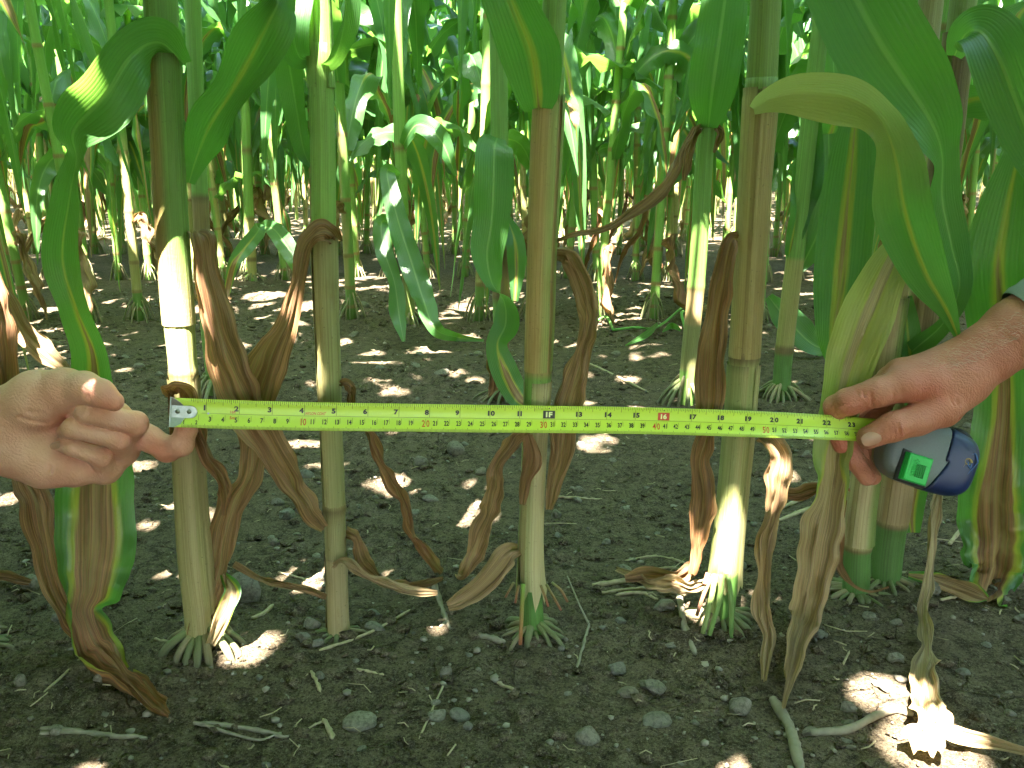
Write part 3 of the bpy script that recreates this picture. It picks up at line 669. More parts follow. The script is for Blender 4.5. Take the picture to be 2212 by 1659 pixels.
for pts, w, t1, t2 in (([(1546, 1240, -.02), (1535, 1300, -.03), (1518, 1368, -.036)], 13, (0.22, 0.28, 0.09), None), ([(1560, 1240, -.025), (1553, 1300, -.03), (1532, 1372, -.036)], 13, (0.16, 0.26, 0.07), None),
                       ([(1572, 1240, -.02), (1580, 1310, -.03), (1579, 1400, -.036)], 12, (0.15, 0.25, 0.07), None), ([(1540, 1240, -.01), (1520, 1285, -.016), (1505, 1330, -.02)], 10, (0.26, 0.14, 0.06), (0.14, 0.06, 0.04)), ([(1530, 1238, -.01), (1522, 1262, -.014)], 12, (0.40, 0.16, 0.10), None)):
    D.root_px(pts, w, t1, t2)
D.leaf([(1628, 236, -.022, 24, 0), (1660, 215, -.035, 60, -15), (1710, 200, -.045, 100, -20), (1770, 200, -.05, 120, -25), (1830, 210, -.05, 118, -20), (1885, 240, -.045, 90, -10), (1918, 290, -.04, 84, 20), (1938, 360, -.035, 120, 10), (1950, 440, -.03, 132, -5), (1972, 520, -.02, 120, 0), (2005, 600, -.01, 90, 0), (2045, 670, 0, 46, 0), (2070, 730, .01, 12, 0)],
       (-.2, -.2, -.17, -.12, -.08, -.02, .1), (1.85, 1.8, 1.6, 1.2, .8, .5), 41, n=80, m=12, fold=0.42, und=0.10, freq=2.6, label='pale yellow-green arching leaf fading at its base')
D.leaf([(1600, 518, .0, 20, 0), (1578, 522, -.008, 40, 10), (1562, 600, -.012, 50, -10), (1545, 690, -.012, 54, 10), (1536, 780, -.012, 58, -10), (1530, 870, -.012, 60, 10), (1526, 940, -.012, 52, -20), (1512, 1000, -.01, 48, 20), (1520, 1070, -.01, 54, -20), (1512, 1130, -.01, 48, 20), (1506, 1190, -.01, 30, -10), (1496, 1240, -.01, 16, 0)], (1.5, 1.6), 0.1, 42, n=80, m=10, fold=0.3, und=0.16, freq=6, crum=0.22)
D.leaf([(1636, 940, -.018, 24, 0), (1660, 952, -.03, 44, 20), (1684, 985, -.032, 46, 0), (1680, 1040, -.03, 50, -10), (1668, 1100, -.03, 40, 20), (1655, 1170, -.03, 42, -30), (1650, 1240, -.035, 30, 20), (1648, 1310, -.045, 44, -20), (1660, 1370, -.06, 34, 20), (1655, 1440, -.08, 30, -20), (1648, 1500, 'g', 14, 0)], (1.4, 1.6), 0.6, 43, n=80, m=8, fold=0.4, und=0.16, freq=6, crum=0.25)
D.leaf([(1540, 1255, 0, 16, 0), (1500, 1268, -.004, 34, 20), (1450, 1262, 0, 38, -10), (1400, 1255, .004, 30, 20), (1330, 1252, 'g', 12, 0)], (1.5, 1.6), 0.9, 44, n=40, fold=0.4, crum=0.3)
D.leaf([(1500, 1225, .02, 30, 0), (1460, 1245, .015, 40, 20), (1400, 1240, .015, 34, -20), (1350, 1248, .015, 20, 0)], (1.5, 1.6), 0.3, 45, n=30, fold=0.4, crum=0.3)
D.upper(4, 1.0)

# the close pair E and F beyond the tape case
E = Plant((1850, 1280), [(1846, 1300, 56), (1850, 1250, 56), (1853, 1180, 56), (1866, 1060, 58), (1900, 850, 58), (1935, 600, 58), (1972, 330, 56), (2015, -30, 52)],
          'corn stalk with a bare green foot under the hand that holds the tape case')
E.stalk([(1185, 1500, (0.07, 0.15, 0.035)), (500, 1185, TAN2), (-999, 500, (0.22, 0.2, 0.09))], (1182,))
E.sheath(1172, 640, (0.34, 0.29, 0.15), (0.14, 0.19, 0.05), 1.10, 0.06, -0.2, seed=15, skirt=0.12)
E.roots(14, 1272, 0.040, 0.0040, 16)
E.leaf([(1945, 520, -.02, 50, 0), (1915, 580, -.03, 90, 10), (1880, 660, -.035, 120, 5), (1850, 740, -.04, 120, 0), (1825, 820, -.045, 110, 10), (1808, 900, -.05, 88, 0), (1800, 980, -.05, 84, -10), (1796, 1040, -.05, 70, 20), (1785, 1100, -.05, 80, 0), (1768, 1180, -.055, 92, -10), (1758, 1250, -.06, 84, 10), (1742, 1320, -.07, 66, -10), (1728, 1390, -.085, 58, 15), (1712, 1450, -.10, 44, 0), (1700, 1500, -.12, 26, 20), (1688, 1560, 'g', 10, 0)],
       (.30, .22, .15, .2, .9, 1.4, 1.5, 1.6, 1.6), (1.6, 1.7, 1.4, .8, .6, .5), 51, n=100, m=12, fold=0.28, und=0.10, freq=5, crum=(.02, .04, .05, .12, .2, .25, .25), label='long leaf fading from yellow-green at the tape to papery tan near the soil')
E.leaf([(1848, 255, .05, 60, 0), (1842, 330, .04, 100, 5), (1832, 430, .03, 118, 0), (1822, 540, .02, 122, 0), (1812, 640, .01, 112, 0), (1800, 720, 0, 80, 10), (1795, 790, 0, 16, 0)], (.02, .04, .1, .1, 0), .3, 52, n=50, m=10, fold=0.2, und=0.05, freq=2)
E.leaf([(1830, 1060, -.01, 20, 0), (1780, 1050, -.02, 34, 20), (1720, 1068, -.02, 30, -20), (1660, 1060, -.01, 20, 0)], (1.5, 1.6), 0.1, 53, n=30, fold=0.4, crum=0.3)
E.leaf([(1822, 1080, .0, 18, 0), (1812, 1150, -.005, 24, 20), (1814, 1220, -.01, 22, -10), (1840, 1262, -.03, 10, 0), (1880, 1278, -.03, 6, 0), (1920, 1268, -.02, 5, 0)], (1.6, 1.6), 0.0, 54, n=36, fold=0.5, crum=0.2)
E.upper(5, 3.0)
F = Plant((1915, 1255), [(1912, 1272, 62), (1917, 1200, 64), (1928, 1120, 64), (1945, 1000, 62), (1975, 800, 60), (2010, 560, 58), (2048, 280, 58), (2085, -30, 56)],
          'corn stalk with dark sheath standing close beside its neighbour behind the tape case')
F.stalk([(1130, 1500, (0.07, 0.14, 0.035)), (200, 1130, (0.25, 0.18, 0.08)), (-999, 200, (0.16, 0.2, 0.06))], (1132,))
F.sheath(1122, 560, (0.27, 0.20, 0.10), (0.25, 0.18, 0.09), 1.10, 0.06, 0.0, seed=17)
F.sheath(540, 70, (0.16, 0.10, 0.05), (0.13, 0.09, 0.04), 1.12, 0.10, 0.0, seed=18)
F.roots(12, 1240, 0.042, 0.0038, 19)
F.leaf([(2062, 120, -.02, 34, 0), (2085, 75, -.05, 80, 20), (2120, 70, -.07, 130, 30), (2160, 130, -.08, 140, 10), (2195, 220, -.08, 130, 0), (2235, 320, -.08, 110, 0), (2280, 420, -.08, 60, 0)], (-.15, -.2, -.2, -.2), .5, 61, n=44, m=10, fold=0.3, und=0.05, freq=2)
F.leaf([(2200, 330, -.02, 60, 0), (2175, 450, -.02, 120, 0), (2155, 580, -.02, 150, 5), (2165, 720, -.01, 140, 0), (2170, 860, .0, 120, -10), (2160, 980, .0, 130, 0), (2150, 1080, .0, 150, 0), (2150, 1180, .0, 150, 5), (2140, 1260, .0, 120, 15), (2130, 1310, .0, 90, 20)], (-.05, .0, .1, .3, .5, .55, .5), (.3, .1), 62, crum=(0, 0, .02, .06, .14, .18), n=70, m=12, fold=0.2, und=0.08, freq=3, label='broad hanging leaf with brown centre, yellow bands and green edges')
F.leaf([(1955, 640, -.01, 30, 0), (1965, 760, -.02, 70, 40), (1985, 860, -.02, 90, 40), (1985, 1000, -.01, 60, 30), (1970, 1100, .0, 50, 10), (1972, 1150, .0, 30, 0)], (-.1, 0, .2, .2), .3, 63, n=40, fold=0.25)
F.leaf([(2028, 1060, -.02, 22, 0), (2012, 1130, -.04, 34, 30), (2006, 1220, -.06, 26, 50), (2000, 1320, -.09, 34, -50), (1994, 1420, -.12, 40, 30), (1990, 1490, -.15, 54, 10), (2000, 1560, -.18, 70, 0), (1998, 1610, 'g', 84, 10), (1985, 1660, 'g', 90, 0)], (1.5, 1.6), 1.0, 64, n=60, m=10, fold=0.5, und=0.12, freq=5, crum=0.25, label='papery tan dead leaf hanging to a sunlit foot on the soil')
F.leaf([(2015, 1600, 'g', 30, 0), (2060, 1620, 'g', 44, 20), (2130, 1635, 'g', 36, 10), (2230, 1660, 'g', 24, 0)], (1.5, 1.6), 1.0, 65, n=30, fold=0.4, crum=0.25)
F.leaf([(1960, 1265, -.01, 16, 0), (2010, 1275, -.02, 34, 20), (2060, 1290, -.02, 40, -10), (2110, 1310, 'g', 40, 0), (2130, 1318, 'g', 14, 0)], (.3, 1.2, .4), .6, 66, n=30, fold=0.3, crum=0.2)
F.upper(6, 5.0)
# a plant of the same row just outside, whose broad leaf curls down over the hand
K = Plant((2420, 1180), [(2420, 1200, 56), (2425, 900, 56), (2432, 500, 56), (2440, -30, 54)], 'corn plant past the sleeve, its broad leaf curling down onto the hand')
K.stalk([(900, 1500, TAN2)], (900,)); K.roots(10, 1180, 0.04, 0.004, 21)
K.leaf([(1760, -160, -.16, 150, 0), (1830, -40, -.17, 190, 0), (1900, 90, -.18, 205, 0), (1965, 190, -.18, 185, 5), (2015, 270, -.18, 130, 20), (2035, 340, -.17, 90, 55), (2035, 430, -.16, 95, 45), (2055, 530, -.15, 90, 40), (2072, 620, -.14, 70, 50), (2040, 695, -.13, 46, 40), (1975, 755, -.12, 48, 10), (1930, 795, -.115, 46, 0), (1895, 822, -.11, 18, 0)], (-.8, -.7, -.5, -.3, .1), .4, 71, n=90, m=12, fold=0.22, und=0.05, freq=2, label='broad bright green leaf narrowing to a tip that rests on the hand')
K.upper(7, 2.2)
# the plant beyond the left hand
J = Plant((-60, 1400), [(-60, 1420, 58), (-52, 1200, 60), (-45, 900, 60), (-40, 500, 60), (-35, -30, 58)], 'corn plant past the hooking hand, with dead brown leaves round its foot')
J.stalk([(800, 1500, TAN2)], (800,)); J.roots(14, 1385, 0.045, 0.0045, 23)
J.leaf([(-30, 560, .0, 30, 0), (-5, 640, -.01, 50, 20), (10, 720, -.015, 56, 0), (16, 800, -.015, 50, 10), (20, 880, 0, 40, 0)], (1.5, 1.6), .1, 81, n=40, fold=0.3, crum=0.2)
J.leaf([(-30, 600, .03, 20, 0), (10, 640, .02, 36, 20), (50, 710, .02, 46, -10), (95, 760, .02, 54, 10), (140, 800, .02, 30, 0), (160, 850, .03, 12, 0)], (1.4, 1.5), .9, 82, n=40, fold=0.35, und=0.15, crum=0.15)
J.leaf([(50, 1030, .02, 50, 0), (75, 1080, .01, 64, 10), (92, 1160, .0, 66, -10), (112, 1250, -.005, 60, 15), (140, 1320, -.01, 74, 20), (175, 1360, -.01, 60, 0), (200, 1400, -.02, 20, 0)], (1.5, 1.6), .1, 83, n=50, m=10, fold=0.35, und=0.15, crum=0.18)
J.leaf([(-20, 1265, 'g', 20, 0), (20, 1270, 'g', 24, 20), (70, 1282, 'g', 16, 0)], (1.5, 1.6), .1, 84, n=20, crum=0.3)
J.upper(8, 0.2)

# ------------------------------------------------------------------ second row: four stalks seen between the front ones
GR2 = 'corn plants of the second row'
def second(base, path, label, seed):
    p = Plant(base, path, label, GR2); return p
P2 = second((1085, 862), [(1085, 880, 34), (1083, 800, 34), (1082, 600, 36), (1080, 420, 36), (1078, 200, 38), (1075, -30, 38)], 'second-row corn stalk with a green leaf spiralling down it, dark dry sheath', 1)
P2.stalk([(480, 640, (0.16, 0.11, 0.05)), (700, 990, (0.14, 0.07, 0.04))], (300, 640)); P2.roots(14, 838, 0.06, 0.004, 31)
P2.leaf([(1074, 298, -.02, 40, 0), (1068, 325, -.05, 84, 0), (1066, 400, -.06, 88, 8), (1062, 480, -.06, 84, -10), (1052, 550, -.06, 76, 10), (1062, 610, -.06, 60, 50), (1088, 650, -.06, 64, 120), (1092, 700, -.06, 60, 160), (1075, 745, -.06, 50, 200), (1090, 800, -.06, 62, 190), (1118, 855, -.06, 54, 180), (1140, 890, -.06, 20, 180)], (-.4, -.5, -.5, -.4, -.2, .2, .4), .3, 91, n=80, m=10, fold=0.18, und=0.10, freq=2.4, label='blue-green leaf twisting as it hangs')
P2.leaf([(1095, 470, .0, 16, 0), (1112, 520, -.02, 44, 10), (1116, 580, -.02, 40, 0), (1112, 650, -.02, 16, 0)], (-.1, .2), .3, 92, n=26)
P2.leaf([(1070, 690, .0, 10, 0), (1062, 760, -.01, 20, 20), (1066, 830, -.01, 24, 0), (1058, 870, -.02, 10, 0)], (1.6, 1.6), 0, 93, n=24, crum=0.3)
P2.upper(2, 1.3)
P3 = second((1480, 872), [(1480, 885, 36), (1490, 760, 36), (1502, 640, 37), (1512, 500, 38), (1522, 330, 38), (1535, 150, 38), (1545, -30, 38)], 'second-row corn stalk with a sunlit stretch and a ragged brown collar', 2)
P3.stalk([(620, 700, (0.30, 0.22, 0.1)), (700, 800, (0.2, 0.2, 0.08))], (620, 265)); P3.roots(16, 800, 0.055, 0.0042, 32)
P3.leaf([(1530, 275, -.02, 40, 0), (1538, 200, -.05, 104, 0), (1552, 100, -.06, 112, 0), (1566, 0, -.06, 104, 0), (1580, -110, -.06, 80, 0)], (-.15, -.4, -.5), .3, 94, n=36, m=8, fold=0.2, und=0.06)
P3.leaf([(1528, 270, .0, 14, 0), (1510, 275, -.02, 20, 30), (1492, 310, -.02, 24, 0), (1484, 350, -.02, 20, 20), (1478, 390, -.02, 8, 0)], (1.5, 1.6), .2, 95, n=24, crum=0.3)
P3.leaf([(1540, 262, .0, 10, 0), (1556, 285, -.02, 20, 0), (1550, 310, -.02, 14, 0), (1542, 330, -.02, 6, 0)], (1.5, 1.6), .2, 96, n=16, crum=0.3)
P3.upper(0, 2.8)
P4 = second((1690, 862), [(1686, 875, 38), (1692, 780, 38), (1706, 650, 38), (1722, 520, 38), (1745, 300, 38), (1772, 60, 36), (1780, -30, 36)], 'second-row corn stalk with a clean green joint above splayed stilt roots', 3)
P4.stalk([(755, 990, (0.08, 0.17, 0.04)), (560, 752, (0.27, 0.25, 0.09))], (755,)); P4.roots(15, 822, 0.062, 0.0042, 33)
P4.leaf([(1760, 250, .02, 30, 0), (1745, 380, .0, 70, 0), (1725, 470, -.01, 50, 20), (1710, 540, -.01, 30, 0), (1705, 560, 0, 12, 0)], (0, .1, .3), .5, 97, n=30)
P4.leaf([(1790, 290, .02, 40, 0), (1790, 380, .0, 80, 10), (1775, 480, -.01, 90, 0), (1740, 560, 0, 40, 20), (1725, 590, 0, 10, 0)], (-.4, -.4, -.3), .5, 98, n=30)
P4.leaf([(1660, 640, .3, 20, 0), (1700, 690, .3, 70, 20), (1750, 740, .3, 60, 30), (1790, 770, .3, 20, 0)], (-.6, -.5), .5, 99, n=24)
P4.upper(1, 4.4)
P6 = Plant((885, 698), [(886, 705, 24), (884, 640, 24), (872, 480, 25), (864, 300, 26), (858, 100, 26), (855, -30, 26)], 'third-row corn plant with two long blue-green leaves drooping almost to the soil', 'corn plants of the third row')
P6.stalk([(560, 700, (0.16, 0.2, 0.06))], (600, 470, 320)); P6.roots(12, 672, 0.05, 0.0036, 36)
P6.leaf([(866, 500, -.02, 14, 0), (826, 478, -.10, 34, 10), (830, 540, -.16, 42, -10), (852, 610, -.20, 34, 20), (862, 680, -.24, 40, -20), (872, 738, -.30, 8, 0)], (-.9, -.7), .3, 111, n=44, m=8, fold=.3, label='blue-green drooping leaf with a pale midrib')
P6.leaf([(862, 380, -.02, 14, 0), (836, 372, -.10, 34, 10), (858, 470, -.16, 48, 0), (890, 570, -.22, 56, -10), (915, 650, -.28, 52, 20), (940, 710, -.34, 34, 10), (985, 738, 'g', 20, 0), (1045, 746, 'g', 5, 0)], (-.9, -.8), .3, 112, n=60, m=8, fold=.3, label='long blue-green leaf drooping until its tip lies on the soil')
P6.leaf([(862, 330, 0, 14, 0), (900, 270, -.05, 40, 20), (950, 300, -.1, 48, 0), (985, 380, -.1, 8, 0)], (-.9, -.8), .3, 113, n=36)
P6.upper(6, 1.9)
P7 = Plant((545, 606), [(546, 612, 20), (542, 540, 20), (535, 380, 20), (528, 150, 20), (524, -30, 20)], 'fourth-row corn plant with a bright arching leaf, roots in a sun pool', 'corn plants of the fourth row')
P7.stalk([(480, 600, (0.26, 0.25, 0.09))], (560, 470, 330)); P7.roots(12, 585, 0.06, 0.0040, 37)
P7.leaf([(545, 500, -.02, 12, 0), (585, 492, -.2, 36, 20), (615, 525, -.3, 44, 0), (640, 570, -.35, 34, 0), (655, 610, -.35, 6, 0)], (-.6, -.4), .3, 114, n=36)
P7.leaf([(545, 500, -.02, 12, 0), (560, 495, -.2, 30, 20), (530, 535, -.3, 36, 0), (505, 570, -.35, 26, 0), (492, 640, -.4, 14, 0), (500, 655, -.4, 4, 0)], (-.4, .1, 1.2), .3, 115, n=36)
P5 = second((462, 852), [(470, 870, 34), (450, 700, 34), (436, 500, 34), (425, 250, 34), (415, -30, 34)], 'second-row corn stalk showing its roots past the hook end of the tape', 4)
P5.stalk([(420, 520, (0.20, 0.15, 0.06))], (425,)); P5.roots(15, 800, 0.07, 0.0046, 34); P5.upper(3, 0.9)

# ------------------------------------------------------------------ the field behind and around
ORD = ['first', 'second', 'third', 'fourth', 'fifth', 'sixth', 'seventh', 'eighth', 'ninth', 'tenth', 'eleventh']
def field():
    rg = np.random.default_rng(42); n = 0
    def put(x, y, lod, label, group, near=0.0):
        for _ in range(6):                                   # a stalk that would stand in a fleck's beam is moved aside to let the sun through
            if y > 1.3 or not any(abs(P[0] + SUN.x * (P[1] - y) / -SUN.y - x) < r + .02 and P[1] > y + .1 and P[2] + SUN.z * (P[1] - y) / -SUN.y < 2.4 for P, r in FLECKS): break
            x += -.03 if y > .3 else .03
        loc = (x, y, float(H(x, y)))
        place_plant(int(rg.integers(NPROTO)), lod, loc, rg.uniform(0, 6.28), rg.uniform(0.92, 1.10), 'corn_plant', label, group, near)
    lab = lambda k: ('green corn plant in the %s row behind the tape' % ORD[k - 1], 'corn plants of the %s row' % ORD[k - 1])
    for px in (-330, -150, 1915, 2110, 2330, 2500):
        P = ground_pt(px, 862); put(P[0], P[1], 0, *lab(2), near=1.25)
    for px in (-420, -230, -60, 60, 195, 302, 760, 1035, 1150, 1292, 1412, 1640, 1840, 2000, 2170, 2330, 2500):
        P = ground_pt(px, 692 + rg.uniform(-4, 6)); put(P[0], P[1], 0, *lab(3), near=1.4)
    for k in range(4, 8):
        Y = 0.76 + 0.855 * (k - 1); X = -(0.57 * Y + 0.55); lim = -X
        while X < lim:
            put(X, Y + rg.normal(0, 0.03), 0 if k == 4 else 1, *lab(k)); X += rg.uniform(0.10, 0.155) + (rg.uniform(.15, .35) if k > 4 and rg.random() < .10 else 0); n += 1
    # the rest of the measured row, and the rows the camera stands among
    for X in (-1.7, -1.58, -1.46, -1.34, -1.22, -1.1, -0.99, -0.88, -0.76, -0.65, -0.54, -0.46, 0.80, 0.96, 1.1):
        put(X, 0.76 + 0.1 * X, 0, 'corn plant further along the measured row', 'corn plants further along the measured row', 1.3)
    for Y0 in (-0.12, -0.97):
        X = -2.6
        while X < 1.4:
            if not (Y0 > -0.5 and abs(X) < 0.24):
                put(X, Y0 + rg.normal(0, 0.03), 0, 'corn plant in the rows facing the tape', 'corn plants in the rows facing the tape', 1.2)
            X += rg.uniform(0.085, 0.125)
    return n
field()
def low_plant(i):
    gs = []
    for name, g, mat, lev in PROTOS[i]:
        if name == 'leaf' and lev == 2 and (len(gs) % 4): gs.append((9, None)); continue
        if name == 'leaf':
            k = 7 if len(g.v) == 24 * 7 else (5 if len(g.v) == 16 * 5 else 6); n = len(g.v) // k
            rows = np.unique(np.linspace(0, n - 1, 9).astype(int)); cols = [0, k // 2, k - 1]
            idx = np.array([[r * k + c for c in cols] for r in rows]).ravel(); m = len(rows)
            f = [(a * 3 + b, a * 3 + b + 1, a * 3 + b + 4, a * 3 + b + 3) for a in range(m - 1) for b in range(2)]
            gs.append((1, Geo(g.v[idx], f, g.uv[idx], fire=g.at['fire'][idx], tan=g.at['tan'][idx])))
        elif name == 'stalk':
            n = len(g.v) // 12; rows = np.linspace(0, n - 1, 8).astype(int)
            idx = np.array([[r * 12 + c for c in range(0, 12, 2)] for r in rows]).ravel()
            f = [(a * 6 + b, a * 6 + (b + 1) % 6, (a + 1) * 6 + (b + 1) % 6, (a + 1) * 6 + b) for a in range(7) for b in range(6)]
            gs.append((0, Geo(g.v[idx], f, g.uv[idx], tint=g.at['tint'][idx])))
    return join([g for k, g in gs if k == 0]), join([g for k, g in gs if k == 1])
def far_field():
    rg = np.random.default_rng(5); lows = [low_plant(i) for i in range(NPROTO)]; st, lf = [], []
    for k in range(8, 22):
        Y = 0.76 + 0.855 * (k - 1); X = -(0.57 * Y + 0.8)
        while X < 0.57 * Y + 0.8:
            i = int(rg.integers(NPROTO)); a = rg.uniform(0, 6.28); c, s = math.cos(a), math.sin(a); M = np.array([[c, -s, 0], [s, c, 0], [0, 0, 1]]) * rg.uniform(.92, 1.1)
            for g, out in zip(lows[i], (st, lf)): out.append(Geo(g.v @ M.T + [X, Y + rg.normal(0, .03), 0], g.f, g.uv, **g.at))
            X += rg.uniform(0.11, 0.165) + (rg.uniform(.2, .5) if rg.random() < .12 else 0)
    def one(X, Y):
        i = int(rg.integers(NPROTO)); a = rg.uniform(0, 6.28); c, s = math.cos(a), math.sin(a); M = np.array([[c, -s, 0], [s, c, 0], [0, 0, 1]]) * rg.uniform(.92, 1.1)
        V = lows[i][1].v @ M.T + [X, Y, 0]
        for g, out in zip(lows[i], (st, lf)): out.append(Geo(g.v @ M.T + [X, Y, 0], g.f, g.uv, **g.at))
    for k in range(-3, 8):                                  # the same field beside and behind the camera
        Y = 0.76 + 0.855 * (k - 1); X = -6.0
        while X < 6.0:
            lim = 0.57 * Y + 0.75 if k >= 2 else (1.9 if k == 1 else 2.75)
            if k < -1 and X > -1.2: break
            if k < -1 or not (-lim < X < (lim if k >= 2 else 1.5)): one(X, Y + rg.normal(0, .03))
            X += rg.uniform(0.15, 0.22)
    r = tag(link('distant_corn', to_mesh('distant_corn', join(st), M_STALK)), 'mass of distant corn rows closing off the view', 'corn', kind='stuff')
    f = link('foliage', to_mesh('foliage', join(lf), M_LEAF), r); f['kind'] = 'stuff'
far_field()
# ------------------------------------------------------------------ tape measure
RT, UPV, BK = np.array([1.0, 0, 0]), np.array([0, math.sin(PITCH), math.cos(PITCH)]), np.array([0, -math.cos(PITCH), math.sin(PITCH)])
TP = catmull([(*W(x, y, Y), r) for x, y, Y, r in ((372, 891, .666, 0), (618, 898.5, .683, 0), (1005, 904, .708, 0), (1365, 908.5, .730, .02), (1612, 916, .743, .08), (1780, 924, .754, .28), (1850, 929, .760, .42), (1905, 933, .768, .45))], 260)
TS = np.concatenate([[0], np.cumsum(np.linalg.norm(np.diff(TP[:, :3], axis=0), axis=1))])
TT = unit(np.gradient(TP[:, :3], axis=0))
HW, S_AT_58 = 0.0112, float(np.interp(1832, pix(TP[:, :3])[0], TS))
SCL = S_AT_58 / 0.58
def tape_pt(s, t, lift=0.0):
    """s: metres along the printed scale, t: metres across, + is the inch edge"""
    s = np.asarray(s, float) * SCL; t = np.asarray(t, float)
    P = np.stack([np.interp(s, TS, TP[:, j]) for j in range(3)], -1); T = unit(np.stack([np.interp(s, TS, TT[:, j]) for j in range(3)], -1))
    P = P + T * np.minimum(s, 0)[..., None]
    r = np.interp(s, TS, TP[:, 3])
    N = CAM - P; N = unit(N - T * (N * T).sum(-1, keepdims=True)); A = np.cross(N, T)
    A2 = A * np.cos(r)[..., None] + N * np.sin(r)[..., None] * -1; N2 = N * np.cos(r)[..., None] + A * np.sin(r)[..., None]
    return P + A2 * t[..., None] + N2 * (0.0024 * (t / HW) ** 2 + lift)[..., None]
def tape_geo(quads, lift):
    """quads: (s0, s1, t0, t1) rectangles or lists of (s, t) corners"""
    v, f = [], []
    for q in quads:
        c = [(q[0], q[2]), (q[1], q[2]), (q[1], q[3]), (q[0], q[3])] if len(q) == 4 and not isinstance(q[0], tuple) else list(q)
        f.append(tuple(range(len(v), len(v) + len(c)))); v += c
    v = np.array(v)
    return Geo(tape_pt(v[:, 0], v[:, 1], lift), f)
M_TAPE = plain('tape_yellow', (0.50, 0.66, 0.05), 0.33, 0.5, bumpscale=900, bstr=0.03, var=0.06)
M_BLACK = plain('print_black', (0.012, 0.014, 0.01), 0.4, var=0.1)
M_RED = plain('print_red', (0.55, 0.045, 0.012), 0.4, var=0.1)
M_STEEL = plain('hook_steel', (0.30, 0.31, 0.29), 0.34, 0.5, 1.0, 300, 0.15, 0.4)
M_GREY = plain('case_grey', (0.12, 0.14, 0.14), 0.45, 0.5, bumpscale=700, bstr=0.25)
M_NAVY = plain('case_navy', (0.008, 0.018, 0.075), 0.38, 0.5, bumpscale=500, bstr=0.05)
M_LIME = plain('button_green', (0.015, 0.42, 0.06), 0.4, 0.5, bumpscale=400, bstr=0.1)
M_DARK = plain('case_black', (0.012, 0.012, 0.014), 0.5, 0.4)
M_GOLD = plain('emblem_gold', (0.30, 0.20, 0.05), 0.4)
M_BLUE = plain('emblem_blue', (0.03, 0.10, 0.30), 0.4)
def text_flat(txt, shear=0.0, bold=0.0):
    cu = bpy.data.curves.new('t', 'FONT'); cu.body = txt; cu.size = 1.0; cu.shear = shear; cu.offset = bold; cu.resolution_u = 3; cu.fill_mode = 'FRONT'
    o = bpy.data.objects.new('t', cu); COL.objects.link(o)
    me = o.to_mesh(); v = np.array([x.co[:2] for x in me.vertices]) if len(me.vertices) else np.zeros((0, 2)); f = [tuple(p.vertices) for p in me.polygons]
    o.to_mesh_clear(); bpy.data.objects.remove(o); bpy.data.curves.remove(cu)
    return v, f
_tc = {}
def tape_text(txt, s, t0, height, width=None, align='c', shear=0.0, bold=0.02, wf=1.0, lift=0.00030):
    key = (txt, shear, bold)
    if key not in _tc: _tc[key] = text_flat(txt, shear, bold)
    v, f = _tc[key]
    mn, mx = v.min(0), v.max(0); q = (v - mn) / (mx[1] - mn[1]) * height; q[:, 0] *= wf
    w = q[:, 0].max()
    if width: q[:, 0] *= width / w; w = width
    q[:, 0] += s - {'c': w / 2, 'r': w, 'l': 0}[align]
    return Geo(tape_pt(q[:, 0], q[:, 1] + t0, lift), f)
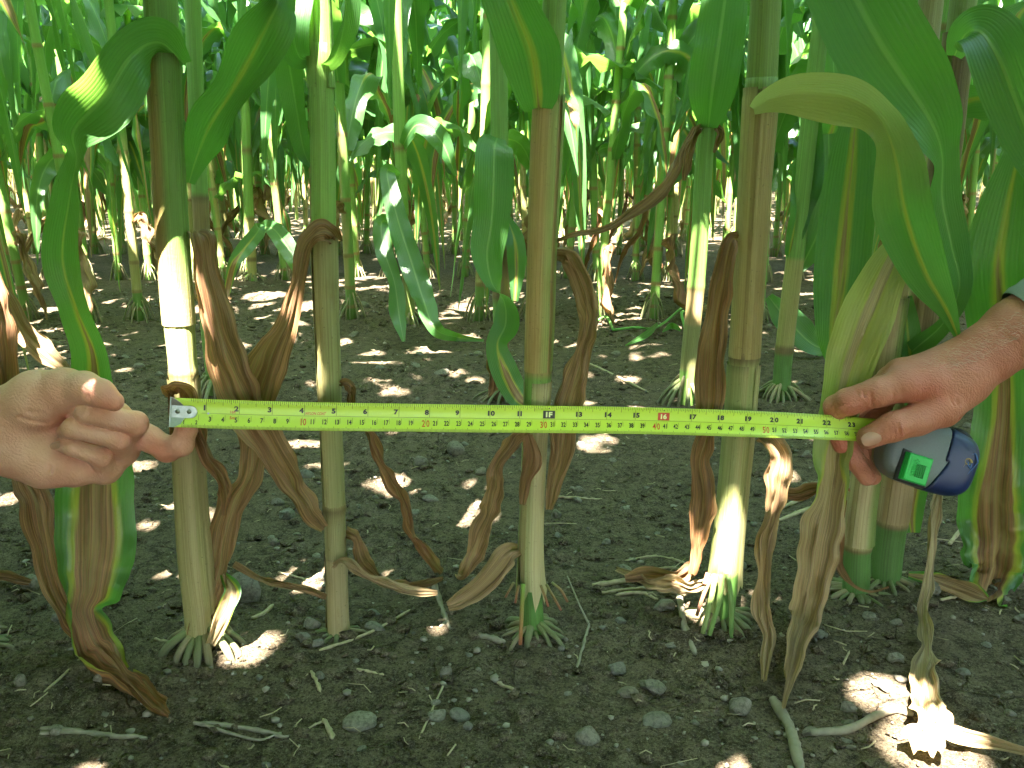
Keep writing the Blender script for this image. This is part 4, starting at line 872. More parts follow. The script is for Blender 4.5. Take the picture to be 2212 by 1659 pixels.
def build_tape():
    root = thing('tape_measure', W(2012, 985, .80), 'lime yellow steel tape stretched out from its grey and navy case', 'tape measure')
    s = np.linspace(0.0005, 0.612, 200); t = np.linspace(-HW, HW, 9)
    ss, tt = np.meshgrid(s, t, indexing='ij'); k = len(t)
    f = [(i * k + j, (i + 1) * k + j, (i + 1) * k + j + 1, i * k + j + 1) for i in range(len(s) - 1) for j in range(k - 1)]
    blade = part('blade', Geo(tape_pt(ss, tt).reshape(-1, 3), f), M_TAPE, root)
    md = blade.modifiers.new('thickness', 'SOLIDIFY'); md.thickness = 0.0002; md.offset = -1
    IN = 0.0254; blk, red = [], []
    q = []
    for i in range(1, 23 * 16):
        if i < 9: continue
        x = i / 16 * IN
        L = 0.0105 if i % 16 == 0 else 0.0046 if i % 8 == 0 else 0.0034 if i % 4 == 0 else 0.0026 if i % 2 == 0 else 0.0021
        w = 0.00030
        if i % 16 == 0 and i // 16 in (12, 16): L = 0.002
        if i % 16 == 0 and 10 <= i // 16: L = 0.0105
        if not (i % 16 == 0 and i // 16 in (12, 16)):
            t1 = HW; t0 = HW - L
            for a, b in ((t1, (t1 + t0) / 2), ((t1 + t0) / 2, t0)): q.append((x - w / 2, x + w / 2, b, a))
    for i in range(8, 600):
        x = i / 1000
        if i % 10 == 0:
            q.append((x - .00011, x + .00011, -.0052, -.0008)); q.append((x - .00011, x + .00011, -HW, -.0088))
        else: q.append((x - .00014, x + .00014, -HW, -HW + (0.0034 if i % 5 == 0 else 0.0023)))
    for i in range(22, 606): q.append((i / 1000, (i + 1) / 1000 + .00002, .00018, .00040))
    blk.append(tape_geo(q, 0.00025))
    white = []; bb, rb = [], []
    for n in range(1, 24):
        x = n * IN
        if n < 10: blk.append(tape_text(str(n), x - .0006, .0024, .0042, align='r', bold=0.05, wf=1.25))
        elif n in (12, 16):
            txt, box = ('1F', bb) if n == 12 else ('16', rb)
            for j in range(6): box.append((x - .0052 + j * .0104 / 6, x - .0052 + (j + 1) * .0104 / 6, .0008, .0072))
            white.append(tape_text(txt, x, .0018, .0044, bold=0.05, wf=1.2, lift=0.0008))
            blk.append(tape_geo([[(x - .0007, .0086), (x + .0007, .0086), (x, .0102)]], 0.0003))
        else:
            a, b = str(n)
            blk.append(tape_text(a, x - .0005, .0024, .0042, align='r', bold=0.05, wf=1.25)); blk.append(tape_text(b, x + .0006, .0024, .0042, align='l', bold=0.05, wf=1.25))
    for n in range(1, 60):
        x = n / 100
        if n % 10: blk.append(tape_text(str(n), x - .0006, -.0062 if n > 2 else -.0086, .0040 if n > 2 else .0032, align='r', bold=0.03, wf=0.82 if n < 10 else 0.78))
        else:
            a, b = str(n)
            red.append(tape_text(a, x - .0005, -.0072, .0054, align='r', bold=0.012, wf=0.8)); red.append(tape_text(b, x + .0006, -.0072, .0054, align='l', bold=0.012, wf=0.72))
    red.append(tape_text('16ft', 0.0480, .0008, .0022, align='r')); red.append(tape_text('5m', 0.0455, -.0038, .0024, align='c'))
    red.append(tape_text('NYLON COAT', 0.1022, .0012, .0022, width=.0165, align='l', shear=0.25))
    part('black_print', join(blk), M_BLACK, root, False, blade); part('red_print', join(red), M_RED, root, False, blade)
    part('badge_print', tape_geo(bb, 0.00040), M_BLACK, root, False, blade).name = 'black_badge'
    part('red_badge', tape_geo(rb, 0.00040), M_RED, root, False, blade)
    part('badge_lettering', join(white), plain('badge_letter', (0.75, 0.80, 0.35), 0.4, var=.05), root, False, blade)
    # hook: a riveted steel plate with a bent lip
    n = 9; arc = [(0.0142 + 0.0048 * math.cos(a), 0.0008 + 0.0048 * math.sin(a)) for a in np.linspace(-math.pi / 2, math.pi / 2, n)]
    out = [(-0.0012, -0.0040)] + arc + [(-0.0012, 0.0056)]
    o = np.array(out); m = len(o)
    v = np.vstack([tape_pt(o[:, 0], o[:, 1], 0.0004), tape_pt(o[:, 0] * 0.985, (o[:, 1] - .0008) * 0.96 + .0008, 0.0012)])
    f = [(i, (i + 1) % m, m + (i + 1) % m, m + i) for i in range(m)] + [tuple(range(m, 2 * m))]
    hook = part('hook', Geo(v, f), M_STEEL, root, False)
    for tri in ([(-0.0012, .0056), (.0085, .0056), (.0062, .0078), (.0014, .0112), (-.0008, .0120)], [(-0.0012, -.0040), (.0095, -.0040), (.0070, -.0085), (.0020, -.0112), (-.0012, -.0112)]):
        q = np.array(tri); m = len(q); v = np.vstack([tape_pt(q[:, 0], q[:, 1], 0.0003), tape_pt(q[:, 0], q[:, 1], 0.0009)])
        part('ear', Geo(v, [(i, (i + 1) % m, m + (i + 1) % m, m + i) for i in range(m)] + [tuple(range(m, 2 * m))]), M_STEEL, root, False, hook)
    lip = []
    for ds, dl in ((-.0014, -.006), (-.0006, -.006), (-.0006, .0015), (-.0014, .0015)):
        lip += [tape_pt(ds, tt_, dl) for tt_ in (-.0112, .0118)]
    part('lip', Geo(np.array(lip), [(0, 1, 3, 2), (2, 3, 5, 4), (4, 5, 7, 6), (6, 7, 1, 0), (0, 2, 4, 6), (1, 7, 5, 3)]), M_STEEL, root, False, hook)
    for x in (.0042, .0128):
        v, f = [], []
        for r, z in ((.0019, .0011), (.0017, .0018), (.0010, .0024), (.0002, .0026)):
            for a in range(14): v.append(tape_pt(x + r * math.cos(a * .4488), .0010 + r * math.sin(a * .4488), z))
        f = [(i * 14 + j, i * 14 + (j + 1) % 14, (i + 1) * 14 + (j + 1) % 14, (i + 1) * 14 + j) for i in range(3) for j in range(14)] + [tuple(range(42, 56))]
        part('rivet', Geo(np.array(v), f), M_STEEL, root, True, hook)
    # small rivet at the 3 cm mark
    v = [tape_pt(.0272 + .0009 * math.cos(a * .6283), .0002 + .0009 * math.sin(a * .6283), .0005) for a in range(10)]
    part('rivet', Geo(np.array(v), [tuple(range(10))]), M_STEEL, root, False, blade)
    return root

# ------------------------------------------------------------------ smooth solids from distance fields
def surface_nets(f, org, h):
    nx, ny, nz = f.shape; ins = f < 0
    c = [(a, b, d) for a in (0, 1) for b in (0, 1) for d in (0, 1)]
    sl = lambda a, n: slice(a, n - 1 + a)
    cnt = sum(ins[sl(a, nx), sl(b, ny), sl(d, nz)].astype(np.int8) for a, b, d in c)
    act = (cnt > 0) & (cnt < 8); I = np.argwhere(act); idx = -np.ones(act.shape, int); idx[act] = np.arange(len(I))
    acc = np.zeros((len(I), 3)); num = np.zeros(len(I))
    for a in c:
        for ax in range(3):
            if a[ax]: continue
            b = list(a); b[ax] = 1
            fa = f[I[:, 0] + a[0], I[:, 1] + a[1], I[:, 2] + a[2]]; fb = f[I[:, 0] + b[0], I[:, 1] + b[1], I[:, 2] + b[2]]
            x = (fa < 0) != (fb < 0); t = np.where(x, fa / np.where(x, fa - fb, 1), 0)
            p = np.tile(np.array(a, float), (len(I), 1)); p[:, ax] += t
            acc[x] += p[x]; num[x] += 1
    V = (I + acc / num[:, None]) * h + org
    F = []
    for ax in range(3):
        u, w = (ax + 1) % 3, (ax + 2) % 3
        A = np.moveaxis(ins, ax, 0); x = A[:-1] != A[1:]; x = np.moveaxis(x, 0, ax); flip = np.moveaxis(A[:-1], 0, ax)
        E = np.argwhere(x); ok = (E[:, u] > 0) & (E[:, w] > 0) & (E[:, u] < f.shape[u] - 1) & (E[:, w] < f.shape[w] - 1); E = E[ok]
        def cell(du, dw):
            q = E.copy(); q[:, u] -= du; q[:, w] -= dw; return idx[q[:, 0], q[:, 1], q[:, 2]]
        Q = np.stack([cell(1, 1), cell(0, 1), cell(0, 0), cell(1, 0)], 1)
        fl = flip[E[:, 0], E[:, 1], E[:, 2]]; Q[~fl] = Q[~fl][:, ::-1]; F.append(Q)
    F = np.vstack(F)
    return V, [tuple(q) for q in F.tolist()]
def cone_sd(X, a, b, ra, rb):
    d = b - a; t = np.clip(((X - a) @ d) / max(d @ d, 1e-12), 0, 1)
    return np.linalg.norm(X - a - t[..., None] * d, axis=-1) - (ra + t * (rb - ra))
def smin(a, b, k):
    h = np.clip(0.5 + 0.5 * (b - a) / k, 0, 1); return b * (1 - h) + a * h - k * h * (1 - h)
def sd_grid(P, pad, h):
    lo, hi = P.min(0) - pad, P.max(0) + pad
    n = np.ceil((hi - lo) / h).astype(int) + 1
    return np.stack(np.meshgrid(*[lo[i] + h * np.arange(n[i]) for i in range(3)], indexing='ij'), -1), lo

def build_hand(name, conv, Y0, palm, fingers, label, skin, nails, reds, dirt, extra=None, h=0.00135, creases=()):
    def J(x, y, dz, r):
        d = conv(x, y); P = W(*d, Y0); return P + BK * dz * 0.001, r * mpp(P) * conv.k
    chains = [[J(*q) for q in ch] for ch in palm + fingers]
    X, lo = sd_grid(np.array([p for ch in chains for p, r in ch]), 0.036, h)
    F = np.full(X.shape[:3], 0.05)
    def box(ch, pad):
        p = np.array([q for q, r in ch]); r = max(r for q, r in ch) + pad
        a = np.clip(np.floor((p.min(0) - r - lo) / h).astype(int), 0, None); b = np.ceil((p.max(0) + r - lo) / h).astype(int) + 1
        return tuple(slice(a[i], b[i]) for i in range(3))
    def chain_sd(ch, k, Xs):
        o = None
        for (a, ra), (b, rb) in zip(ch, ch[1:]):
            d = cone_sd(Xs, a, b, ra, rb); o = d if o is None else smin(o, d, k)
        return o
    for ch in chains[:len(palm)]:
        s = box(ch, 0.014); F[s] = smin(F[s], chain_sd(ch, 0.006, X[s]), 0.012)
    for ch in chains[len(palm):]:
        s = box(ch, 0.010); d = chain_sd(ch, 0.0035, X[s])
        near = np.linalg.norm(X[s] - ch[0][0], axis=-1)
        F[s] = smin(F[s], d, 0.0006 + 0.009 * np.clip(1 - near / (ch[0][1] * 2.2), 0, 1))
    for q in creases:                                                    # skin folds: thin grooves
        pts = [J(*c) for c in q]; s = box(pts, 0.004)
        for (a, ra), (b, rb) in zip(pts, pts[1:]):
            d = cone_sd(X[s], a, b, ra, rb); F[s] += 0.0022 * np.exp(-(np.maximum(d, 0) / 0.0012) ** 2)
    V, Q = surface_nets(F, lo, h)
    red = np.zeros(len(V))
    for x, y, dz, rr, amt in reds:
        p, r = J(x, y, dz, rr); red = np.maximum(red, amt * np.exp(-(np.linalg.norm(V - p, axis=1) / r) ** 2))
    dr = np.zeros(len(V))
    for x, y, dz, rr, amt in dirt:
        p, r = J(x, y, dz, rr); dr = np.maximum(dr, amt * np.exp(-(np.linalg.norm(V - p, axis=1) / r) ** 2))
    base, _ = J(*palm[0][0])
    root = link(name, None, loc=tuple(base)); tag(root, label, 'person', 'hands holding the tape')
    part('body', Geo(V, Q, red=red, dirt=dr), skin, root)
    for nm, x, y, dz, a, b, rot, tilt in nails:                          # nails: curved plates sunk in the fingertip
        c, _ = J(x, y, dz, 1); k = mpp(c) * conv.k; rot, (tx, ty) = R(rot), tilt
        e1 = RT * math.cos(rot) + UPV * math.sin(rot); nn = unit(BK + RT * tx + UPV * ty); e1 = unit(e1 - nn * (e1 @ nn)); e2 = np.cross(nn, e1)
        v, f = [c + nn * 0.0016], []
        for i, q in enumerate((0.4, 0.75, 1.0)):
            for j in range(20):
                an = j / 20 * 6.2832; cx, sy = math.copysign(abs(math.cos(an)) ** 0.75, math.cos(an)), math.copysign(abs(math.sin(an)) ** 0.75, math.sin(an))
                v.append(c + e1 * a * k * q * cx + e2 * b * k * q * sy + nn * (0.0016 - 0.0026 * (q * sy) ** 2 - 0.0008 * (q * cx) ** 2))
        f = [(0, 1 + j, 1 + (j + 1) % 20) for j in range(20)] + [(1 + i * 20 + j, 1 + (i + 1) * 20 + j, 1 + (i + 1) * 20 + (j + 1) % 20, 1 + i * 20 + (j + 1) % 20) for i in range(2) for j in range(20)]
        part(nm, Geo(np.array(v), f), M_NAIL, root)
    return root, J
M_NAIL = plain('finger_nail', (0.46, 0.25, 0.18), 0.4, 0.5, bumpscale=200, bstr=0.1)
M_SKIN_L = skin_material('skin_pale', (0.64, 0.35, 0.25), (0.64, 0.23, 0.16), 0.28)
M_SKIN_R = skin_material('skin_weathered', (0.46, 0.185, 0.115), (0.44, 0.12, 0.075), 0.5)
class Conv:
    def __init__(s, x0, y0, k): s.x0, s.y0, s.k = x0, y0, 1 / k
    def __call__(s, x, y): return s.x0 + x * s.k, s.y0 + y * s.k
def hands():
    lc = Conv(0, 752.2, 2.938)
    palm = [[(-560, 640, -8, 270), (-120, 530, -5, 238), (60, 510, -8, 215)],
            [(60, 430, -4, 200), (250, 330, 2, 185), (430, 270, 6, 140)],
            [(120, 470, -14, 175), (620, 440, -30, 105)], [(120, 520, -14, 175), (690, 560, -32, 104)],
            [(120, 580, -14, 175), (670, 665, -30, 100)], [(120, 620, -12, 180), (575, 775, -24, 108)],
            [(60, 610, -2, 195), (300, 720, 0, 165), (440, 775, -6, 112)]]
    fingers = [[(430, 270, 6, 138), (590, 252, 14, 102), (715, 285, 20, 86), (795, 335, 20, 62)],
               [(705, 520, -34, 96), (850, 590, -30, 84), (985, 655, -24, 83), (1100, 618, -17, 76), (1138, 520, -15, 66), (1140, 470, -15, 52)],
               [(690, 560, -32, 98), (848, 478, -4, 74), (620, 402, 16, 68), (505, 425, 6, 56)],
               [(670, 665, -30, 96), (752, 574, 0, 70), (530, 500, 17, 61), (440, 530, 6, 52)],
               [(575, 775, -24, 100), (632, 692, -2, 64), (500, 622, 12, 51), (430, 604, 10, 43)]]
    build_hand('person', lc, .662, palm, fingers, 'pale bare hand with curled fingers hooking the steel end of the tape', M_SKIN_L,
               [('finger_nail', 424, 604, 17.0, 38, 27, 10, (-0.35, 0.35))],
               [(800, 320, 20, 130, 1.0), (720, 270, 30, 110, .5), (900, 470, 0, 110, .6), (1000, 680, -20, 160, .9), (820, 560, 5, 90, .6), (680, 690, 0, 90, .5), (480, 450, 5, 120, .6), (430, 300, 25, 120, .35), (400, 800, 0, 160, .35), (1140, 480, -5, 90, .9)],
               [], creases=([(590, 330, 14, 4), (480, 430, 22, 4), (300, 400, 26, 4)], [(430, 490, 14, 4), (240, 430, 24, 4)], [(690, 215, 24, 3), (680, 330, 30, 3)], [(380, 800, 14, 4), (410, 700, 22, 4)]))
    rc = Conv(1637.2, 575.2, 3.124)
    palm = [[(2180, 190, -10, 258), (1800, 440, -10, 228), (1560, 600, -8, 200), (1380, 715, -6, 180)],
            [(1380, 700, -4, 172), (1150, 780, 4, 140), (960, 800, 8, 112)], [(1380, 690, -16, 165), (1000, 730, -10, 108)],
            [(1380, 700, -30, 155), (1020, 770, -34, 105)], [(1380, 790, 0, 165), (1200, 950, 10, 128)]]
    fingers = [[(960, 800, 8, 110), (780, 848, 10, 98), (590, 915, 6, 90), (535, 950, -4, 78), (555, 1080, -13, 66), (600, 1215, -14, 56)],
               [(1200, 950, 12, 126), (1010, 1030, 18, 104), (840, 1075, 22, 96), (690, 1148, 18, 76)],
               [(1000, 730, -10, 106), (720, 960, -26, 80), (650, 1170, -28, 70), (720, 1320, -24, 68), (800, 1440, -22, 60)],
               [(1020, 770, -34, 104), (820, 1130, -38, 76), (800, 1340, -36, 66), (880, 1450, -34, 56)]]
    root, J = build_hand('person', rc, .763, palm, fingers, 'weathered bare forearm and hand, thumb pinning the tape against its case', M_SKIN_R,
               [('thumb_nail', 682, 1150, 28.0, 66, 46, 24, (-0.35, -0.10))],
               [(1080, 850, 20, 200, .8), (820, 1080, 40, 130, .6), (600, 880, 14, 140, .6), (600, 1215, -14, 120, 1.0), (1500, 560, 20, 300, .5), (1800, 420, 20, 260, .35)],
               [(640, 1180, 24, 60, .8), (610, 1130, 22, 50, .6), (800, 990, 18, 70, .35)],
               creases=([(840, 800, 24, 4), (850, 940, 22, 4)], [(700, 860, 20, 3), (720, 970, 18, 3)], [(790, 1000, 34, 3), (820, 1150, 34, 3)], [(820, 990, 34, 3), (850, 1150, 34, 3)], [(900, 930, 22, 5), (1060, 870, 28, 5)], [(620, 830, 16, 3), (660, 960, 14, 3)], [(650, 825, 18, 3), (690, 965, 16, 3)], [(880, 770, 24, 3), (900, 900, 24, 3)], [(1240, 900, 26, 4), (1270, 1060, 22, 4)], [(1200, 860, 26, 3), (1230, 1000, 26, 3)], [(760, 1020, 34, 3), (785, 1130, 34, 3)]))
    # sleeve cuff round the forearm
    a, ra = J(2480, 30, -10, 300); b, rb = J(1860, 395, -10, 262)
    n = 22; path = np.array([a + (b - a) * t for t in np.linspace(0, 1, 14)])
    rad = np.interp(np.linspace(0, 1, 14), [0, .85, .93, 1], [ra * 1.05, rb * 1.03, rb * 1.05, rb * 0.985])
    g = tube(path, rad, n, cap=False); g.v += 0.002 * vnoise(g.v[:, 0] * 60, g.v[:, 1] * 60, g.v[:, 2] * 60)[:, None] * unit(g.v - np.repeat(path, n, 0))
    part('sleeve', g, plain('sleeve_grey', (0.22, 0.25, 0.21), 0.9, 0.2, bumpscale=900, bstr=0.5), root)
    # fine pale hairs on the forearm
    rg = np.random.default_rng(9); hs = []
    for _ in range(420):
        t = rg.uniform(0, 1); x = 1100 + 800 * t; yc = 800 - 440 * t + rg.uniform(-150, 40)
        p, r = J(x, yc, 0, 1); dirn = unit(-RT * 0.8 + UPV * rg.uniform(-.5, .5) + BK * 0.25)
        # start at the skin: march from the camera side
        ang = (yc - (815 - 440 * t)) / 205.0
        z = 26 * math.sqrt(max(0.05, 1 - min(0.95, ang * ang))) - 8
        p = p + BK * z * 0.001
        L = rg.uniform(.004, .009)
        hs.append(tube(np.array([p, p + dirn * L * .5 + BK * .0006, p + dirn * L]), [.00007, .00006, .00002], 3))
    o = part('arm_hair', join(hs), plain('pale_hair', (0.6, 0.5, 0.38), 0.5), root); o['kind'] = 'stuff'
    return rc
def build_case(root):
    rc = Conv(1637.2, 575.2, 3.124); c0 = W(*rc(1165, 1285), .763) + BK * -0.010; k = mpp(c0) * rc.k
    th = R(-18); ex = RT * math.cos(th) + UPV * math.sin(th); ey = -RT * math.sin(th) + UPV * math.cos(th); ez = BK
    def frame(X): d = X - c0; return d @ ex, d @ ey, d @ ez
    a, b, cz = 312 * k, 224 * k, 0.020
    X, lo = sd_grid(np.array([c0]), 0.058, 0.0012); x, y, z = frame(X)
    # rounded D profile: flat mouth side, round back, pillowed faces
    q = (np.abs(x / a) ** 3.3 + np.abs(y / b) ** 3.3) ** (1 / 3.3)
    d2 = (q - 1) * b
    zz = cz * (1 - 0.22 * np.clip(q, 0, 1) ** 3)
    dz = np.abs(z) - zz
    r = 0.007; body = np.minimum(np.maximum(d2 + r, dz + r), 0) + np.hypot(np.maximum(d2 + r, 0), np.maximum(dz + r, 0)) - r
    cut = x - 70 * k - 0.35 * (y + 0.3 * b) * (y < 0)
    for nm, f, m in (('case_body', np.maximum(body, cut), M_GREY), ('case_grip', np.maximum(body - 0.0006, -cut + 0.0003), M_NAVY)):
        V, Q = surface_nets(f, lo, 0.0012)
        o = part(nm, Geo(V, Q), m, root); md = o.modifiers.new('smooth', 'SMOOTH'); md.factor = 0.5; md.iterations = 4
    def at(u, v, w): return c0 + ex * u * k + ey * v * k + ez * w
    def rbox(u, v, w, su, sv, sw, ang=0.0, bev=0.0012):
        ca, sa = math.cos(ang), math.sin(ang); vs_, f = [], []
        for z0, ins in ((-sw, 0), (sw - bev, 0), (sw, bev)):
            for sx, sy in ((-1, -1), (1, -1), (1, 1), (-1, 1)):
                px, py = sx * (su * k - ins), sy * (sv * k - ins)
                vs_.append(at(u, v, w + z0) + ex * (px * ca - py * sa) + ey * (px * sa + py * ca))
        for i in range(2): f += [(i * 4 + j, i * 4 + (j + 1) % 4, i * 4 + 4 + (j + 1) % 4, i * 4 + 4 + j) for j in range(4)]
        return Geo(np.array(vs_), f + [(8, 9, 10, 11)])
    bu, bv = -108, -112
    btn = part('lock_button', rbox(bu, bv, cz, 88, 92, 0.0045, 0.02), M_LIME, root, False)
    for i in range(5): part('ridge', rbox(bu + 22 + (i - 2) * 13, bv - 8, cz + 0.0048, 4, 44, 0.0006, 0.02, 0.0003), plain('ridge_green', (0.008, 0.20, 0.03), 0.5) if i == 0 else bpy.data.materials['ridge_green'], root, False, btn)
    part('ridge', rbox(bu - 72, bv, cz + 0.0055, 13, 90, 0.0022, 0.02, 0.001), M_LIME, root, False, btn)
    for i in range(3):
        for j in range(6): part('grip_dot', rbox(bu - 30 + i * 14, bv - 50 + j * 20 + (i % 2) * 8, cz + 0.0048, 4, 4, 0.0007, 0.7, 0.0004), M_LIME, root, False, btn)
    part('button_slot', rbox(bu - 4, bv + 2, cz - 0.0018, 108, 110, 0.0012, 0.02), M_DARK, root, False)
    part('screw', rbox(-215, 40, cz - 0.004, 22, 22, 0.0012, 0.8, 0.0005), M_GREY, root, False)
    # emblem: an outlined hexagon with a gold and blue device
    hx = [(170, 70), (250, 110), (285, 60), (240, -40), (165, -70), (140, 0)]
    V, f = [], []
    for u, v in hx: V += [at(u, v, cz * 0.86), at(205 + (u - 205) * .93, 20 + (v - 20) * .93, cz * 0.86 + .0006), at(u, v, cz * .86 + .0014), at(205 + (u - 205) * .93, 20 + (v - 20) * .93, cz * .86 + .0014)]
    for i in range(6):
        j = (i + 1) % 6; f += [(i * 4 + 2, j * 4 + 2, j * 4 + 3, i * 4 + 3), (i * 4, j * 4, j * 4 + 2, i * 4 + 2), (i * 4 + 1, i * 4 + 3, j * 4 + 3, j * 4 + 1)]
    emb = part('emblem', Geo(np.array(V), f), M_BLUE, root, False)
    P = [at(215 + 26 * math.cos(t) * (1 - t * .05), 40 + 22 * math.sin(t) * (1 - t * .05), cz * .86 + .0018) for t in np.linspace(0, 7.5, 26)]
    part('device', tube(np.array(P), 0.0007, 6), M_GOLD, root, True, emb)
    P = [at(200 - 30 * t, 20 - 85 * t, cz * .86 + .0018) for t in np.linspace(0, 1, 6)]
    part('device', tube(np.array(P), 0.0006, 6), M_GOLD, root, True, emb)
    P = [at(228 + 14 * math.sin(t), 20 + 18 * math.cos(t * 1.4), cz * .86 + .0020) for t in np.linspace(0, 6, 16)]
    part('device', tube(np.array(P), 0.0006, 6), M_BLUE, root, True, emb)
    # belt clip along the top
    part('belt_clip', tube(catmull([at(60, 205, .004), at(140, 215, .010), at(215, 180, .010), at(262, 120, .004)], 14), 0.0034, 8), M_DARK, root)
tm = build_tape(); build_case(tm); hands()
# ------------------------------------------------------------------ stones, clods, straw on the soil
import bmesh
def ico(sub):
    bm = bmesh.new(); bmesh.ops.create_icosphere(bm, subdivisions=sub, radius=1.0)
    v = np.array([x.co[:] for x in bm.verts]); f = [tuple(q.index for q in p.verts) for p in bm.faces]; bm.free(); return v, f
I1, I2, I3 = ico(1), ico(2), ico(3)
def stone_shape(seed, ang=0.35, base=I3):
    v, f = base; s = seed * 3.7
    d = 1 + 0.22 * vnoise(v[:, 0] * 1.1 + s, v[:, 1] * 1.1, v[:, 2] * 1.1) + 0.10 * vnoise(v[:, 0] * 2.6, v[:, 1] * 2.6 + s, v[:, 2] * 2.6)
    p = v * d[:, None]
    rg = np.random.default_rng(seed)
    for _ in range(int(3 + 6 * ang)):                       # knock off flats
        n = unit(rg.normal(size=3)); h = rg.uniform(0.62, 0.9); t = p @ n; k = t > h
        p[k] -= n * ((t[k] - h) * (0.5 + ang))[:, None]
    return p, f
NST = 12
STONES = [to_mesh('stone', Geo(*stone_shape(i, 0.35 + 0.75 * (i % 2 == 0))), M_STONE) for i in range(NST)]
def stones():
    rg = np.random.default_rng(21); placed = []
    def put(P, w, hgt, dep, label, group, i=None, rz=None, sink=0.35, tilt=0.15):
        o = tag(link('stone', STONES[int(rg.integers(NST)) if i is None else i]), label, 'stone', group)
        o.scale = (w, dep, hgt); o.rotation_euler = (rg.normal(0, tilt), rg.normal(0, tilt), rg.uniform(-.5, .5) if rz is None else rz)
        o.location = (P[0], P[1], P[2] + hgt * (1 - 2 * sink)); placed.append((P[0], P[1], max(w, dep)))
    G0 = None
    special = [(985, 992, 40, 46, 'egg-shaped pale stone under the tape between eight and nine inches', .2), (775, 1572, 88, 40, 'long flat tan stone in the open soil before the row', .3), (1600, 1552, 52, 62, 'upright wedge-shaped brown stone by the papery tan leaf', .2),
               (530, 1312, 96, 100, 'large grey speckled rock leaning behind the foot of the hook-end stalk', .3), (676, 1362, 42, 40, 'round grey stone beside the foot of the slim pale stalk, upper of two', .3), (654, 1390, 42, 34, 'round grey stone beside the foot of the slim pale stalk, lower of two', .3),
               (1405, 1502, 66, 50, 'mottled yellow-brown angular stone before the row', .3), (1418, 1565, 74, 24, 'flat broken whitish stone flake', .2), (1832, 1545, 40, 38, 'oval pale stone beside the sun fleck', .25), (1944, 1516, 46, 40, 'sunlit oval stone at the edge of the sun fleck', .25),
               (692, 1262, 36, 36, 'smooth pale blue-grey stone behind the slim pale stalk', .3), (618, 1128, 48, 44, 'blunt brown stone cluster-mate behind the crossing dead leaves', .3), (660, 1040, 40, 34, 'pale rounded stone just under the tape near four inches', .3),
               (956, 816, 38, 26, 'cream oval stone lying above the tape at nine inches', .3), (66, 1282, 44, 48, 'light angular flake stone behind the brown leaf foot', .2), (224, 1312, 30, 40, 'cream pebble behind the twisted leaf', .25),
               (46, 1488, 34, 40, 'triangular tan stone in the open soil', .25), (965, 1470, 30, 40, 'small upright tan stone in the open soil', .2), (614, 1520, 36, 26, 'small leaf-shaped pale stone flake', .3)]
    for x, y, w, h, lab, sk in special:
        P = ground_pt(x, y - h * 0.18); k = mpp(P); put(P, w * k / 2 * .92, h * k / 2 * 0.85, w * k / 2 * 0.75, lab, None, sink=sk)
    more = [(600, 1095, 34, 26), (930, 1085, 40, 20), (1202, 1122, 24, 30), (1032, 772, 26, 20), (785, 668, 30, 22), (860, 1200, 28, 18), (940, 1528, 28, 24), (1226, 1505, 22, 16), (1188, 1612, 26, 22), (765, 730, 30, 20), (1005, 965, 20, 14), (1040, 1030, 30, 30), (1035, 1100, 40, 22), (1250, 1065, 30, 20),
            (705, 1345, 20, 18), (1340, 1350, 28, 22), (1100, 1500, 16, 12), (1060, 1460, 18, 14), (1440, 1380, 20, 14), (120, 1350, 26, 36), (115, 1420, 20, 16), (300, 1470, 16, 12), (850, 905, 18, 12), (890, 1000, 24, 16), (820, 800, 26, 16), (905, 770, 22, 14), (1880, 1340, 44, 24), (2080, 1460, 36, 22),
            (2180, 1550, 30, 24), (1770, 1380, 40, 26), (1700, 1590, 16, 12), (1310, 1180, 24, 22), (1365, 1215, 26, 14), (1420, 1160, 22, 16), (1350, 1105, 26, 18), (1290, 960, 30, 18), (540, 980, 26, 16), (250, 1010, 24, 18), (300, 800, 30, 22), (345, 815, 20, 16), (270, 780, 24, 18), (2130, 1400, 26, 18), (1840, 1620, 24, 16),
            (590, 1180, 30, 26), (640, 1160, 22, 14), (810, 1080, 20, 14), (940, 935, 26, 16), (1130, 1025, 28, 22), (730, 1000, 22, 18), (690, 905, 20, 14), (1330, 770, 26, 16), (1600, 1235, 36, 30), (1655, 1320, 20, 12)]
    LB = 'small grey-brown pebble half sunk in the dark soil'
    for x, y, w, h in more:
        P = ground_pt(x, y - h * .2); k = mpp(P); put(P, w * k / 2 * .85, h * k / 2 * .8, w * k / 2 * .7, LB, 'pebbles scattered on the soil', sink=.32)
    n = 0
    while n < 215:
        x, y = rg.uniform(-60, 2270), 600 + 1059 * rg.uniform(0, 1) ** 0.8
        P = ground_pt(x, y); r = min(0.010, 0.0024 * math.exp(abs(rg.normal(0, 0.75)))) * (1 + 0.25 * (P[1] > 1.2))
        if 1400 < y and rg.random() < .45: continue
        if any(abs(P[0] - a) + abs(P[1] - b) < c + r for a, b, c in placed): continue
        put(P, r * rg.uniform(.8, 1.35), r * rg.uniform(.5, .85), r * rg.uniform(.7, 1.1), LB, 'pebbles scattered on the soil', sink=.3, tilt=.3); n += 1
stones()
